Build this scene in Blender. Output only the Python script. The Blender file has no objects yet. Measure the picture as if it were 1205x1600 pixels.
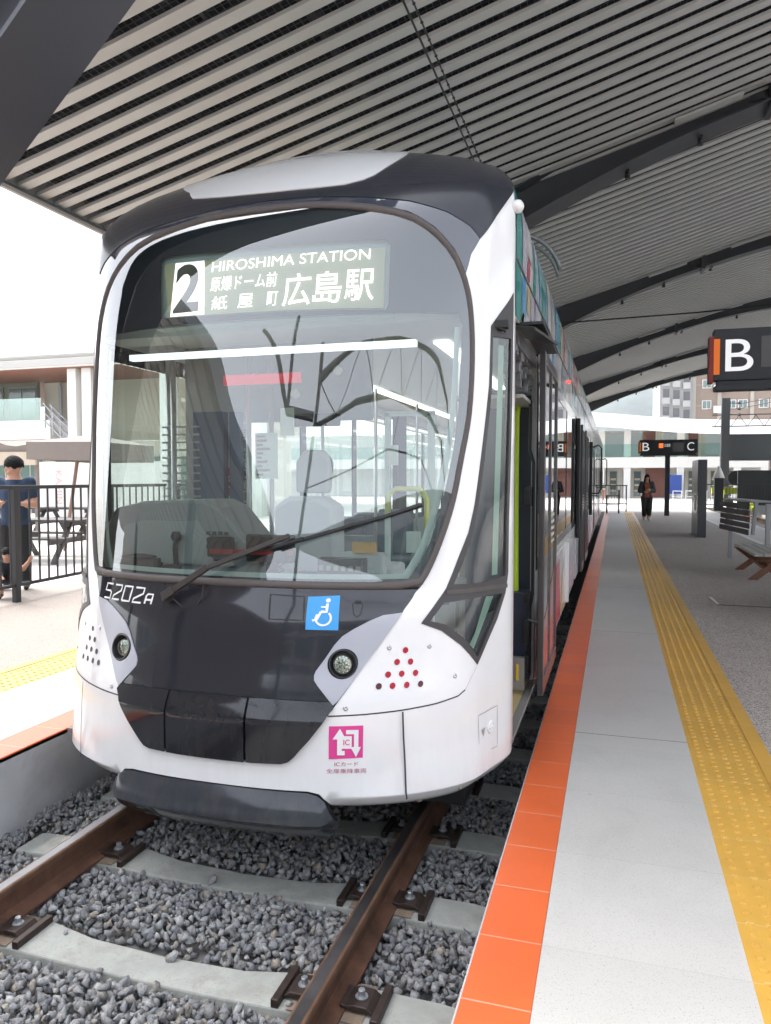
import bpy, bmesh, math, random
import numpy as np
from mathutils import Vector, Matrix, geometry
from math import radians, sin, cos, pi
random.seed(7); np.random.seed(7)
scn = bpy.context.scene
col = scn.collection

# ------------------------------------------------------------------ camera, sky, sun, exposure
cd = bpy.data.cameras.new('camera'); cam = bpy.data.objects.new('camera', cd); col.objects.link(cam)
cd.sensor_fit = 'VERTICAL'; cd.sensor_height = 36; cd.lens = 1170/1600*36
cd.clip_start = .05; cd.clip_end = 5000
cam.location = (0, 0, 1.72)
cam.rotation_euler = (radians(90-2.545), 0, radians(16.997))
scn.camera = cam
SUN_EL, SUN_AZ = radians(62), radians(-62)         # azimuth from +Y towards +X
w = bpy.data.worlds.new('World'); scn.world = w; w.use_nodes = True
wn = w.node_tree; bg = wn.nodes['Background']
sky = wn.nodes.new('ShaderNodeTexSky'); sky.sky_type = 'NISHITA'; sky.sun_disc = False
sky.sun_elevation = SUN_EL; sky.sun_rotation = SUN_AZ; sky.air_density = 1.0; sky.dust_density = 4.0; sky.ozone_density = .6
hs = wn.nodes.new('ShaderNodeHueSaturation'); hs.inputs['Saturation'].default_value = .32
wn.links.new(sky.outputs[0], hs.inputs['Color']); wn.links.new(hs.outputs[0], bg.inputs['Color'])
bg.inputs['Strength'].default_value = .15
sl = bpy.data.lights.new('sun', 'SUN'); so = bpy.data.objects.new('sun', sl); col.objects.link(so)
sl.energy = .4; sl.angle = radians(14); sl.color = (1, .96, .9)
sd = Vector((sin(SUN_AZ)*cos(SUN_EL), cos(SUN_AZ)*cos(SUN_EL), sin(SUN_EL)))
so.rotation_euler = sd.to_track_quat('Z', 'Y').to_euler()
scn.view_settings.view_transform = 'Standard'; scn.view_settings.look = 'None'
scn.view_settings.exposure = 2.34; scn.view_settings.gamma = 1
scn.cycles.max_bounces = 10; scn.cycles.diffuse_bounces = 5; scn.cycles.transparent_max_bounces = 16
scn.cycles.sample_clamp_indirect = 6

# ------------------------------------------------------------------ materials
MATS = {}
def mat(name, c, rough=.6, metal=0, var=0, vscale=8, bump=0, bscale=60, coat=0, spec=.5, emit=0, speck=None, sscale=250, island=0, c2=None):
    if name in MATS: return MATS[name]
    m = bpy.data.materials.new(name); m.use_nodes = True; MATS[name] = m
    n = m.node_tree; b = n.nodes['Principled BSDF']; L = n.links
    b.inputs['Base Color'].default_value = (*c, 1); b.inputs['Roughness'].default_value = rough
    b.inputs['Metallic'].default_value = metal; b.inputs['Specular IOR Level'].default_value = spec
    b.inputs['Coat Weight'].default_value = coat; b.inputs['Coat Roughness'].default_value = .04
    m.diffuse_color = (*c, 1)
    src = None
    if emit:
        b.inputs['Emission Color'].default_value = (*c, 1); b.inputs['Emission Strength'].default_value = emit
    if var or bump or speck: tc = n.nodes.new('ShaderNodeTexCoord')
    if var:
        t = n.nodes.new('ShaderNodeTexNoise'); t.inputs['Scale'].default_value = vscale; t.inputs['Detail'].default_value = 6; t.inputs['Roughness'].default_value = .65
        L.new(tc.outputs['Object'], t.inputs['Vector'])
        r = n.nodes.new('ShaderNodeValToRGB'); r.color_ramp.elements[0].position = .3; r.color_ramp.elements[1].position = .7
        a = c2 if c2 else tuple(x*(1-var) for x in c); r.color_ramp.elements[0].color = (*a, 1)
        e = c if c2 else tuple(min(1, x*(1+var*.5)) for x in c); r.color_ramp.elements[1].color = (*e, 1)
        L.new(t.outputs['Fac'], r.inputs['Fac']); src = r.outputs[0]
        mr = n.nodes.new('ShaderNodeMapRange'); mr.inputs['To Min'].default_value = max(0, rough-.12); mr.inputs['To Max'].default_value = min(1, rough+.1)
        L.new(t.outputs['Fac'], mr.inputs['Value']); L.new(mr.outputs[0], b.inputs['Roughness'])
    if speck:
        v = n.nodes.new('ShaderNodeTexNoise'); v.inputs['Scale'].default_value = sscale; v.inputs['Detail'].default_value = 2
        L.new(tc.outputs['Object'], v.inputs['Vector'])
        r2 = n.nodes.new('ShaderNodeValToRGB'); r2.color_ramp.elements[0].position = speck[3]; r2.color_ramp.elements[1].position = speck[3]+.06
        L.new(v.outputs['Fac'], r2.inputs['Fac'])
        mx = n.nodes.new('ShaderNodeMix'); mx.data_type = 'RGBA'
        if src: L.new(src, mx.inputs[6])
        else: mx.inputs[6].default_value = (*c, 1)
        mx.inputs[7].default_value = (*speck[:3], 1); L.new(r2.outputs[0], mx.inputs[0]); src = mx.outputs[2]
    if island:
        g = n.nodes.new('ShaderNodeNewGeometry'); r3 = n.nodes.new('ShaderNodeValToRGB'); el = r3.color_ramp.elements
        cols = island; el[0].position = 0; el[0].color = (*cols[0], 1); el[1].position = 1; el[1].color = (*cols[-1], 1)
        for i, cc in enumerate(cols[1:-1]): q = el.new((i+1)/(len(cols)-1)); q.color = (*cc, 1)
        L.new(g.outputs['Random Per Island'], r3.inputs['Fac'])
        if src:
            mx = n.nodes.new('ShaderNodeMix'); mx.data_type = 'RGBA'; mx.blend_type = 'MULTIPLY'; mx.inputs[0].default_value = 1
            L.new(r3.outputs[0], mx.inputs[6]); L.new(src, mx.inputs[7]); src = mx.outputs[2]
        else: src = r3.outputs[0]
    if src: L.new(src, b.inputs['Base Color'])
    if bump:
        t = n.nodes.new('ShaderNodeTexNoise'); t.inputs['Scale'].default_value = bscale; t.inputs['Detail'].default_value = 5
        L.new(tc.outputs['Object'], t.inputs['Vector'])
        bp = n.nodes.new('ShaderNodeBump'); bp.inputs['Strength'].default_value = bump; bp.inputs['Distance'].default_value = .01
        L.new(t.outputs['Fac'], bp.inputs['Height']); L.new(bp.outputs[0], b.inputs['Normal'])
    return m
def glass(name, tint=(.86, .93, .9), refl=.06, k=1.0, dirt=0):
    if name in MATS: return MATS[name]
    m = bpy.data.materials.new(name); m.use_nodes = True; MATS[name] = m; n = m.node_tree; L = n.links
    n.nodes.remove(n.nodes['Principled BSDF']); out = n.nodes['Material Output']
    t = n.nodes.new('ShaderNodeBsdfTransparent'); t.inputs[0].default_value = (*tint, 1)
    g = n.nodes.new('ShaderNodeBsdfGlossy'); g.inputs['Roughness'].default_value = .0; g.inputs[0].default_value = (1, 1, 1, 1)
    f = n.nodes.new('ShaderNodeFresnel'); f.inputs[0].default_value = 1.52
    a = n.nodes.new('ShaderNodeMath'); a.operation = 'MULTIPLY_ADD'; a.inputs[1].default_value = k; a.inputs[2].default_value = refl; a.use_clamp = True
    x = n.nodes.new('ShaderNodeMixShader'); L.new(f.outputs[0], a.inputs[0]); L.new(a.outputs[0], x.inputs[0])
    L.new(t.outputs[0], x.inputs[1]); L.new(g.outputs[0], x.inputs[2])
    last = x
    if dirt:
        d = n.nodes.new('ShaderNodeBsdfDiffuse'); d.inputs[0].default_value = (.7, .72, .75, 1)
        x2 = n.nodes.new('ShaderNodeMixShader'); x2.inputs[0].default_value = dirt
        L.new(x.outputs[0], x2.inputs[1]); L.new(d.outputs[0], x2.inputs[2]); last = x2
    L.new(last.outputs[0], out.inputs[0]); return m

WHITE = mat('white_paint', (.80, .80, .80), .22, coat=.6, var=.03, vscale=3)
WHITE2 = mat('white_panel', (.78, .78, .79), .3, coat=.3)
DARK = mat('dark_gloss', (.020, .021, .027), .06, coat=.4, spec=.5)
DARKTOP = mat('dark_roof_paint', (.026, .028, .036), .22, coat=.1, spec=.45)
GRILLE = mat('dark_grille_paint', (.014, .015, .019), .10, coat=.2)
BUMPER = mat('bumper_paint', (.028, .032, .040), .15, coat=.2)
FRIT = mat('black_frit', (.02, .02, .025), .35)
SEAL = mat('rubber_seal', (.085, .072, .068), .6)
BLACK = mat('black_plastic', (.015, .015, .016), .5)
FRAMEB = mat('window_frame_black', (.045, .04, .042), .45)
SILVER = mat('silver_paint', (.42, .43, .48), .32, metal=.15, coat=.3)
STEEL = mat('steel', (.55, .56, .58), .3, metal=.9)
GAP = mat('gap_shadow', (.05, .05, .055), .8)
GLASS = glass('windshield_glass', (.82, .92, .89), .085, 1.6, dirt=.0)
GLASS2 = glass('side_glass', (.84, .92, .88), .03, 1.1)
GLASSC = glass('clear_glass', (.85, .92, .9), .03, 1.0)

def road_film(m, z0, z1, c=(.36, .33, .29), amt=.5):
    """brown road dirt thrown up over the lowest part of the body, in uneven streaks"""
    n = m.node_tree; b = n.nodes['Principled BSDF']; L = n.links; tc = n.nodes.new('ShaderNodeTexCoord'); mp = n.nodes.new('ShaderNodeMapping'); mp.inputs['Scale'].default_value = (9, 9, 1.6)
    L.new(tc.outputs['Object'], mp.inputs['Vector']); t = n.nodes.new('ShaderNodeTexNoise'); t.inputs['Scale'].default_value = 1.6; t.inputs['Detail'].default_value = 8; t.inputs['Roughness'].default_value = .7; L.new(mp.outputs[0], t.inputs['Vector'])
    s = n.nodes.new('ShaderNodeSeparateXYZ'); L.new(tc.outputs['Object'], s.inputs[0]); k = n.nodes.new('ShaderNodeMapRange'); k.inputs['From Min'].default_value = z1; k.inputs['From Max'].default_value = z0; L.new(s.outputs[2], k.inputs['Value'])
    q = n.nodes.new('ShaderNodeMapRange'); q.inputs['From Min'].default_value = .42; q.inputs['From Max'].default_value = .75; q.inputs['To Max'].default_value = amt; L.new(t.outputs['Fac'], q.inputs['Value'])
    f = n.nodes.new('ShaderNodeMath'); f.operation = 'MULTIPLY'; L.new(k.outputs[0], f.inputs[0]); L.new(q.outputs[0], f.inputs[1])
    x = n.nodes.new('ShaderNodeMix'); x.data_type = 'RGBA'; L.new(f.outputs[0], x.inputs[0]); old = b.inputs['Base Color'].links
    if old: L.new(old[0].from_socket, x.inputs[6])
    else: x.inputs[6].default_value = b.inputs['Base Color'].default_value
    x.inputs[7].default_value = (*c, 1); L.new(x.outputs[2], b.inputs['Base Color'])
road_film(WHITE, .2, .8, amt=.18); road_film(BUMPER, .1, .45, (.12, .11, .10), .6); road_film(GRILLE, .3, .9, (.06, .055, .05), .4)
# ------------------------------------------------------------------ objects
def wloc(o):
    v = Vector((0, 0, 0))
    while o: v += o.location; o = o.parent
    return v
def tag(o, label=None, cat=None, group=None, kind=None):
    if label: o['label'] = label
    if cat: o['category'] = cat
    if group: o['group'] = group
    if kind: o['kind'] = kind
    return o
def thing(name, loc, label, cat, group=None):
    o = bpy.data.objects.new(name, None); col.objects.link(o); o.location = loc; o.empty_display_size = .2
    return tag(o, label, cat, group)
def copy_tree(o, parent=None):
    c = o.copy(); col.objects.link(c); c.parent = parent
    for ch in o.children: copy_tree(ch, c)
    return c
class MB:
    def __init__(s): s.v = []; s.f = []; s.m = []; s.cur = 0
    def mi(s, i): s.cur = i; return s
    def add(s, vs, fs):
        k = len(s.v); s.v += [tuple(p) for p in vs]
        for f in fs: s.f.append(tuple(i+k for i in f)); s.m.append(s.cur)
        return s
    def box(s, x0, x1, y0, y1, z0, z1, M=None):
        vs = [(x, y, z) for x in (x0, x1) for y in (y0, y1) for z in (z0, z1)]
        if M is not None: vs = [tuple(M @ Vector(p)) for p in vs]
        return s.add(vs, [(0, 1, 3, 2), (4, 6, 7, 5), (0, 4, 5, 1), (2, 3, 7, 6), (0, 2, 6, 4), (1, 5, 7, 3)])
    def bar(s, a, b, wd, h, up=(0, 0, 1)):
        a = Vector(a); b = Vector(b); d = (b-a); L = d.length; d.normalize(); up = Vector(up)
        sx = d.cross(up)
        if sx.length < 1e-4: sx = d.cross(Vector((1, 0, 0)))
        sx.normalize(); u = sx.cross(d)
        vs = [p + sx*x + u*z for p in (a, b) for x in (-wd/2, wd/2) for z in (-h/2, h/2)]
        return s.add(vs, [(0, 1, 3, 2), (4, 6, 7, 5), (0, 4, 5, 1), (2, 3, 7, 6), (0, 2, 6, 4), (1, 5, 7, 3)])
    def tube(s, pts, r, n=8, cap=True):
        pts = [Vector(p) for p in pts]; rs = r if isinstance(r, (list, tuple)) else [r]*len(pts)
        k = len(s.v); prev = None
        for i, p in enumerate(pts):
            d = (pts[min(i+1, len(pts)-1)] - pts[max(i-1, 0)]).normalized()
            if prev is None:
                a = d.cross(Vector((0, 0, 1)));
                if a.length < 1e-3: a = d.cross(Vector((1, 0, 0)))
            else: a = prev - d*prev.dot(d)
            a.normalize(); prev = a; b = d.cross(a)
            for j in range(n):
                t = 2*pi*j/n; s.v.append(tuple(p + (a*cos(t)+b*sin(t))*rs[i]))
        for i in range(len(pts)-1):
            for j in range(n):
                q = k+i*n; s.f.append((q+j, q+(j+1) % n, q+n+(j+1) % n, q+n+j)); s.m.append(s.cur)
        if cap:
            s.f.append(tuple(k+j for j in reversed(range(n)))); s.m.append(s.cur)
            q = k+(len(pts)-1)*n; s.f.append(tuple(q+j for j in range(n))); s.m.append(s.cur)
        return s
    def prism(s, poly, fn0, fn1):
        n = len(poly); k = len(s.v)
        s.v += [tuple(fn0(p)) for p in poly] + [tuple(fn1(p)) for p in poly]
        s.f.append(tuple(k+i for i in reversed(range(n)))); s.f.append(tuple(k+n+i for i in range(n))); s.m += [s.cur]*2
        for i in range(n): j = (i+1) % n; s.f.append((k+i, k+j, k+n+j, k+n+i)); s.m.append(s.cur)
        return s
    def lathe(s, c, prof, n=16, axis='z', M=None, caps=True):
        k = len(s.v); c = Vector(c)
        for r, h in prof:
            for j in range(n):
                t = 2*pi*j/n; p = Vector((r*cos(t), r*sin(t), h))
                if M is not None: p = M @ p
                s.v.append(tuple(c+p))
        for i in range(len(prof)-1):
            for j in range(n):
                q = k+i*n; s.f.append((q+j, q+(j+1) % n, q+n+(j+1) % n, q+n+j)); s.m.append(s.cur)
        if caps: s.f.append(tuple(k+j for j in reversed(range(n)))); s.m.append(s.cur)
        if caps or caps == 0 and caps is not False: q = k+(len(prof)-1)*n; s.f.append(tuple(q+j for j in range(n))); s.m.append(s.cur)
        return s
    def build(s, name, mats, parent=None, smooth=False, bevel=0, label=None, solid=0, autos=None):
        if not isinstance(mats, (list, tuple)): mats = [mats]
        L = wloc(parent) if parent else Vector((0, 0, 0))
        me = bpy.data.meshes.new(name); me.from_pydata([(x-L.x, y-L.y, z-L.z) for x, y, z in s.v], [], s.f)
        for m in mats: me.materials.append(m)
        me.polygons.foreach_set('material_index', s.m)
        if smooth: me.polygons.foreach_set('use_smooth', [True]*len(s.f))
        me.validate(); me.update()
        o = bpy.data.objects.new(name, me); col.objects.link(o); o.parent = parent
        if smooth and autos: 
            md = o.modifiers.new('es', 'EDGE_SPLIT'); md.split_angle = radians(autos)
        if solid: md = o.modifiers.new('so', 'SOLIDIFY'); md.thickness = solid; md.offset = -1
        if bevel:
            md = o.modifiers.new('bv', 'BEVEL'); md.width = bevel; md.segments = 2; md.limit_method = 'ANGLE'; md.angle_limit = radians(40)
        if label: o['label'] = label
        return o
def text_mesh(body, size=1, bold=0, align='LEFT', space=1.0):
    """flat verts and faces of a line of text, in its own xy plane"""
    c = bpy.data.curves.new('t', 'FONT'); c.body = body; c.size = size; c.offset = bold; c.align_x = align; c.resolution_u = 6; c.space_character = space
    o = bpy.data.objects.new('t', c); col.objects.link(o)
    me = bpy.data.meshes.new_from_object(o.evaluated_get(bpy.context.evaluated_depsgraph_get()))
    vs = [tuple(v.co) for v in me.vertices]; fs = [tuple(p.vertices) for p in me.polygons]
    bpy.data.objects.remove(o); bpy.data.curves.remove(c); bpy.data.meshes.remove(me)
    return vs, fs
def fit_text(mb, body, x0, x1, y0, y1, fn, bold=0):
    """text stretched into the rectangle, mapped by fn(x, y)"""
    vs, fs = text_mesh(body, 1, bold)
    if not vs: return
    xs = [v[0] for v in vs]; ys = [v[1] for v in vs]; a, b, c, d = min(xs), max(xs), min(ys), max(ys)
    mb.add([fn(x0+(v[0]-a)/max(b-a, 1e-6)*(x1-x0), y0+(v[1]-c)/max(d-c, 1e-6)*(y1-y0)) for v in vs], fs)

# ------------------------------------------------------------------ tram nose surface: s runs across, z up
ZT=[.10,.30,.45,.70,.90,1.10,1.23,1.6,2.18,2.67,2.95,3.08,3.2,3.3,3.4,3.5,3.6]
NT=[3.00,2.90,2.905,2.92,2.98,3.03,3.08,3.17,3.29,3.37,3.44,3.50,3.59,3.69,3.81,3.95,4.15]
YT=[3.75]*11+[3.76,3.84,3.95,4.12,4.4,4.8]
WT=[1.17,1.21,1.21,1.21,1.21,1.21,1.21,1.21,1.21,1.21,1.21,1.205,1.18,1.12,1.04,.9,.7]
CX=-1.69; S1=1.6
def pch(xs,ys):
    n=len(xs); h=[xs[i+1]-xs[i] for i in range(n-1)]; d=[(ys[i+1]-ys[i])/h[i] for i in range(n-1)]
    m=[d[0]]+[0.0]*(n-2)+[d[-1]]
    for i in range(1,n-1):
        if d[i-1]*d[i]>0:
            w1=2*h[i]+h[i-1]; w2=h[i]+2*h[i-1]; m[i]=(w1+w2)/(w1/d[i-1]+w2/d[i])
    def f(x):
        x=min(max(x,xs[0]),xs[-1]); i=0
        while i<n-2 and x>xs[i+1]: i+=1
        t=(x-xs[i])/h[i]
        return (2*t**3-3*t*t+1)*ys[i]+(t**3-2*t*t+t)*h[i]*m[i]+(-2*t**3+3*t*t)*ys[i+1]+(t**3-t*t)*h[i]*m[i+1]
    return f
def smf(xs, ys):
    raw = pch(xs, ys); n = 360; zs = [.05+i*.01 for i in range(n+1)]; r = [raw(z) for z in zs]; o = []
    for i, z in enumerate(zs):
        w_ = .22 if 1.45 < z < 2.75 else .05 if z < 1.25 or z > 3.1 else .12; k = max(1, int(w_/.01)); k = min(k, i, n-i); ws = [(1+cos(pi*j/(k+1))) for j in range(-k, k+1)] if k else [1]
        o.append(sum(a*r[i+j-k] for j, a in enumerate(ws))/sum(ws))
    for _ in range(2): o = [o[0]]+[(o[i-1]+2*o[i]+o[i+1])/4 for i in range(1, n)]+[o[n]]
    def f(z):
        x = (min(max(z, .05), 3.65)-.05)/.01; i = min(n-1, int(x)); t = x-i; a, b, c, d = o[max(0, i-1)], o[i], o[i+1], o[min(n, i+2)]
        return b+.5*t*(c-a+t*(2*a-5*b+4*c-d+t*(3*(b-c)+d-a)))
    return f
Nf,Yf,Wf=smf(ZT,NT),smf(ZT,YT),smf(ZT,WT)
def S(s,z):
    n,y,w=Nf(z),Yf(z),Wf(z); a=abs(s); sg=1 if s>=0 else -1
    if a<=S1:
        ph=a/S1*math.pi/2; k = .022*math.sin(pi*(ph-.98)/(pi/2-.98))**2 if ph > .98 else 0
        return (CX+sg*(w*math.sin(ph)**.8-k), n+(y-n)*(1-math.cos(ph)), z)
    return (CX+sg*w, y+a-S1, z)

def SN(s, z, off=0.0):
    p = Vector(S(s, z))
    if not off: return p
    h = .004; a = Vector(S(s+h, z)) - Vector(S(s-h, z)); zz = min(max(z, .105), 3.59)
    b = Vector(S(s, zz+h)) - Vector(S(s, zz-h)); n = a.cross(b); n.normalize(); return p + n*off
def dens(poly, step=.05, closed=True):
    o = []; n = len(poly)
    for i in range(n if closed else n-1):
        a = poly[i]; b = poly[(i+1) % n]; d = math.hypot(b[0]-a[0], b[1]-a[1]); k = max(1, int(d/step))
        for j in range(k): t = j/k; o.append((a[0]+(b[0]-a[0])*t, a[1]+(b[1]-a[1])*t))
    if not closed: o.append(poly[-1])
    return o
def inside(p, poly):
    x, y = p; c = False; n = len(poly); j = n-1
    for i in range(n):
        xi, yi = poly[i]; xj, yj = poly[j]
        if (yi > y) != (yj > y) and x < (xj-xi)*(y-yi)/(yj-yi)+xi: c = not c
        j = i
    return c
def tri2d(outer, holes=(), grid=.05, dstep=.04, lines=()):
    """triangles filling a flat outline with holes"""
    loops = [dens(outer, dstep)] + [dens(h, dstep) for h in holes]
    V = []; E = []
    for lp in loops:
        k = len(V); V += lp; E += [(k+i, k+(i+1) % len(lp)) for i in range(len(lp))]
    for ln in lines:
        Q = [q for q in dens(ln, .03, False)]; prev = None
        for q in Q:
            if inside(q, loops[0]) and not any(inside(q, h) for h in loops[1:]) and min(math.hypot(q[0]-a[0], q[1]-a[1]) for a in V) > .003:
                V.append(q)
                if prev is not None: E.append((prev, len(V)-1))
                prev = len(V)-1
            else: prev = None
    xs = [p[0] for p in loops[0]]; ys = [p[1] for p in loops[0]]
    bp = np.array(V)
    add_ = []; gx = np.arange(min(xs)+grid*.37, max(xs), grid); gy = np.arange(min(ys)+grid*.41, max(ys), grid)
    for x in gx:
        for y in gy:
            if inside((x, y), loops[0]) and not any(inside((x, y), h) for h in loops[1:]):
                if np.min((bp[:, 0]-x)**2+(bp[:, 1]-y)**2) > (grid*.45)**2: add_.append((x, y))
    V = V+add_
    r = geometry.delaunay_2d_cdt([Vector(p) for p in V], E, [], 0, 1e-6)
    vs = [tuple(v) for v in r[0]]; fs = []
    for f in r[2]:
        cx = sum(vs[i][0] for i in f)/len(f); cy = sum(vs[i][1] for i in f)/len(f)
        if inside((cx, cy), loops[0]) and not any(inside((cx, cy), h) for h in loops[1:]):
            a, b, c = [vs[i] for i in f[:3]]
            if (b[0]-a[0])*(c[1]-a[1])-(b[1]-a[1])*(c[0]-a[0]) < 0: f = tuple(reversed(f))
            fs.append(tuple(f))
    return vs, fs
def panel(name, outer, m, parent, holes=(), off=0.0, thick=.02, grid=.05, dstep=.04, label=None, lines=(), nh=.012):
    """a skin panel on the nose surface with analytic normals and a turned-in edge"""
    vs, fs = tri2d(outer, holes, grid, dstep, lines)
    f = off if callable(off) else (lambda s, z: off)
    P = lambda s, z: SN(s, z, f(s, z))
    def nrm(s, z):
        h = nh; z = min(max(z, .113), 3.585); n = (P(s+h, z)-P(s-h, z)).cross(P(s, z+h)-P(s, z-h)); n.normalize(); return n
    b = MB(); b.add([P(s, z) for s, z in vs], fs); ns = [nrm(s, z) for s, z in vs]
    if thick:
        for k, lp in enumerate([outer]+list(holes)):
            L = dens(lp, dstep); sg = (1 if area(L) > 0 else -1)*(1 if k == 0 else -1); n = len(L); top = [P(*q) for q in L]; nn = [nrm(*q) for q in L]; k0 = len(b.v)
            for i in range(n):
                t = (top[(i+1) % n]-top[i-1]).normalized()*sg; o = t.cross(nn[i]).normalized()
                b.v += [tuple(top[i]), tuple(top[i]-nn[i]*thick)]; ns += [o, o]
            for i in range(n):
                j = (i+1) % n; q = (k0+2*i, k0+2*i+1, k0+2*j+1, k0+2*j); b.f.append(q if sg > 0 else q[::-1]); b.m.append(0)
    L_ = wloc(parent) if parent else Vector((0, 0, 0)); me = bpy.data.meshes.new(name)
    me.from_pydata([(x-L_.x, y-L_.y, z-L_.z) for x, y, z in b.v], [], b.f); me.materials.append(m); me.polygons.foreach_set('use_smooth', [True]*len(b.f)); me.update()
    me.normals_split_custom_set_from_vertices([tuple(n) for n in ns])
    o = bpy.data.objects.new(name, me); col.objects.link(o); o.parent = parent
    if label: o['label'] = label
    return o
def strip(pts, width, off, closed=False, step=.04):
    """thin ribbon along the nose surface"""
    P = dens(pts, step, closed); n = len(P); b = MB(); vs = []
    for i, (s, z) in enumerate(P):
        a = P[(i-1) % n] if closed or i > 0 else P[i]; c = P[(i+1) % n] if closed or i < n-1 else P[i]
        dx, dz = c[0]-a[0], c[1]-a[1]; L = math.hypot(dx, dz) or 1; nx, nz = -dz/L*width/2, dx/L*width/2
        vs += [SN(s-nx, z-nz, off), SN(s+nx, z+nz, off)]
    k = n if closed else n-1
    fs = [(2*i, 2*((i+1) % n), 2*((i+1) % n)+1, 2*i+1) for i in range(k)]
    b.add(vs, fs); return b
def mir(p): return [(-s, z) for s, z in reversed(p)]
def smoothp(P, it=2, closed=True):
    for _ in range(it):
        Q = []; n = len(P)
        for i in range(n if closed else n-1):
            a = P[i]; b = P[(i+1) % n]
            Q += [(a[0]*.75+b[0]*.25, a[1]*.75+b[1]*.25), (a[0]*.25+b[0]*.75, a[1]*.25+b[1]*.75)]
        if not closed: Q = [P[0]]+Q[1:-1]+[P[-1]]
        P = Q
    return P
def circ(s, z, r, n=20, a=1.0): return [(s+r*cos(2*pi*i/n), z+r*a*sin(2*pi*i/n)) for i in range(n)]

# ================================================================== TRAM
def s_of_u(u, z):
    a = min(1, abs(u)/Wf(z)); return math.copysign(math.asin(a**1.25)/(pi/2)*S1, u)
def u_of_s(s, z): return math.copysign(Wf(z)*sin(min(abs(s), S1)/S1*pi/2)**.8, s)
def SU(u, z, off=0): return SN(s_of_u(u, z), z, off)

def area(p): return sum(p[i-1][0]*p[i][1]-p[i][0]*p[i-1][1] for i in range(len(p)))
tram = thing('tram', (CX, 3.2, 0), 'white and dark grey low-floor tram standing at the orange platform edge', 'tram')

sealR = [(.115, 3.094), (.329, 3.056), (.578, 2.99), (.725, 2.907), (.858, 2.794), (.934, 2.685), (.986, 2.565), (1.011, 2.408), (1.017, 2.23), (1.005, 2.043), (.985, 1.937), (.949, 1.80), (.917, 1.652), (.874, 1.524), (.819, 1.397), (.770, 1.298), (.722, 1.23)]
SEALO = [(0, 3.098)] + sealR + [(.35, 1.228), (0, 1.228), (-.35, 1.228)] + mir(sealR)
def inset(poly, d):
    n = len(poly); o = []
    for i in range(n):
        a = poly[i-1]; c = poly[(i+1) % n]; dx, dz = c[0]-a[0], c[1]-a[1]; L = math.hypot(dx, dz); o.append((poly[i][0]-dz/L*d, poly[i][1]+dx/L*d))
    return o
def area(p): return sum(p[i-1][0]*p[i][1]-p[i][0]*p[i-1][1] for i in range(len(p)))
SEALI = inset(SEALO, .03 if area(SEALO) > 0 else -.03)
# dark roof cowl, outer edge of the black mask, white pillars
lowR = [(.108, 3.128), (.325, 3.095), (.573, 3.052), (.797, 2.985), (.960, 2.915), (1.046, 2.856)]
neckR = [(1.046, 2.856), (.975, 2.778), (.955, 2.722), (.9585, 2.66)]
cowl_white = [(1.046, 2.856), (1.24, 2.975), (1.434, 3.08), (1.6, 3.16)]
fin = [(-.36, 3.222), (-.2, 3.20), (-.01, 3.187), (.15, 3.18), (.25, 3.182), (.33, 3.205), (.38, 3.235), (.46, 3.315), (.62, 3.47), (.70, 3.56), (.72, 3.595), (-.80, 3.595), (-.78, 3.50), (-.70, 3.42), (-.57, 3.345), (-.44, 3.285), (-.40, 3.25)]
cowl = [(0, 3.132)] + lowR + cowl_white[1:] + [(1.6, 3.598), (.8, 3.598), (0, 3.598), (-.8, 3.598), (-1.6, 3.598)] + mir(lowR + cowl_white[1:])
panel('roof_cowl', cowl, DARKTOP, tram, holes=[fin], off=.004, thick=.03, grid=.06)
panel('roof_fin', [(s, z) for s, z in fin], WHITE, tram, off=.009, thick=.03, grid=.05)
# glossy mask ring between the cowl and the seal
mask = [(0, 3.131)] + lowR + neckR[1:3] + [(.935, 2.69), (.859, 2.799), (.726, 2.912), (.579, 2.995), (.33, 3.061), (.115, 3.099), (0, 3.103), (-.115, 3.099), (-.33, 3.061), (-.579, 2.995), (-.726, 2.912), (-.859, 2.799), (-.935, 2.69)] + mir(lowR + neckR[1:3])
MASKM = mat('mask_gloss', (.05, .055, .075), .05, coat=1, spec=.9)
panel('windscreen_mask', mask, MASKM, tram, off=0, thick=.02, grid=.05)
# seal
def ringmesh(P, prof):
    """extrude a small profile [(inset, off)] along a closed outline"""
    b = MB(); sg = 1 if area(P) > 0 else -1; n = len(P); vs = []; m = len(prof)
    for i in range(n):
        a = P[i-1]; c = P[(i+1) % n]; dx, dz = c[0]-a[0], c[1]-a[1]; L = math.hypot(dx, dz) or 1; nx, nz = -dz/L*sg, dx/L*sg
        for d, h in prof: vs.append(SN(P[i][0]+nx*d, P[i][1]+nz*d, h))
    fs = []
    for i in range(n):
        for j in range(m-1):
            a, c = i*m+j, ((i+1) % n)*m+j
            fs.append((a, c, c+1, a+1) if sg < 0 else (a, a+1, c+1, c))
    b.add(vs, fs); return b
PS = dens(smoothp(SEALO, 1), .04)
ringmesh(PS, [(-.004, -.01), (-.003, .006), (.006, .011), (.018, .011), (.030, .004), (.031, -.01)]).build('windscreen_seal', SEAL, tram, smooth=True)
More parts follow.
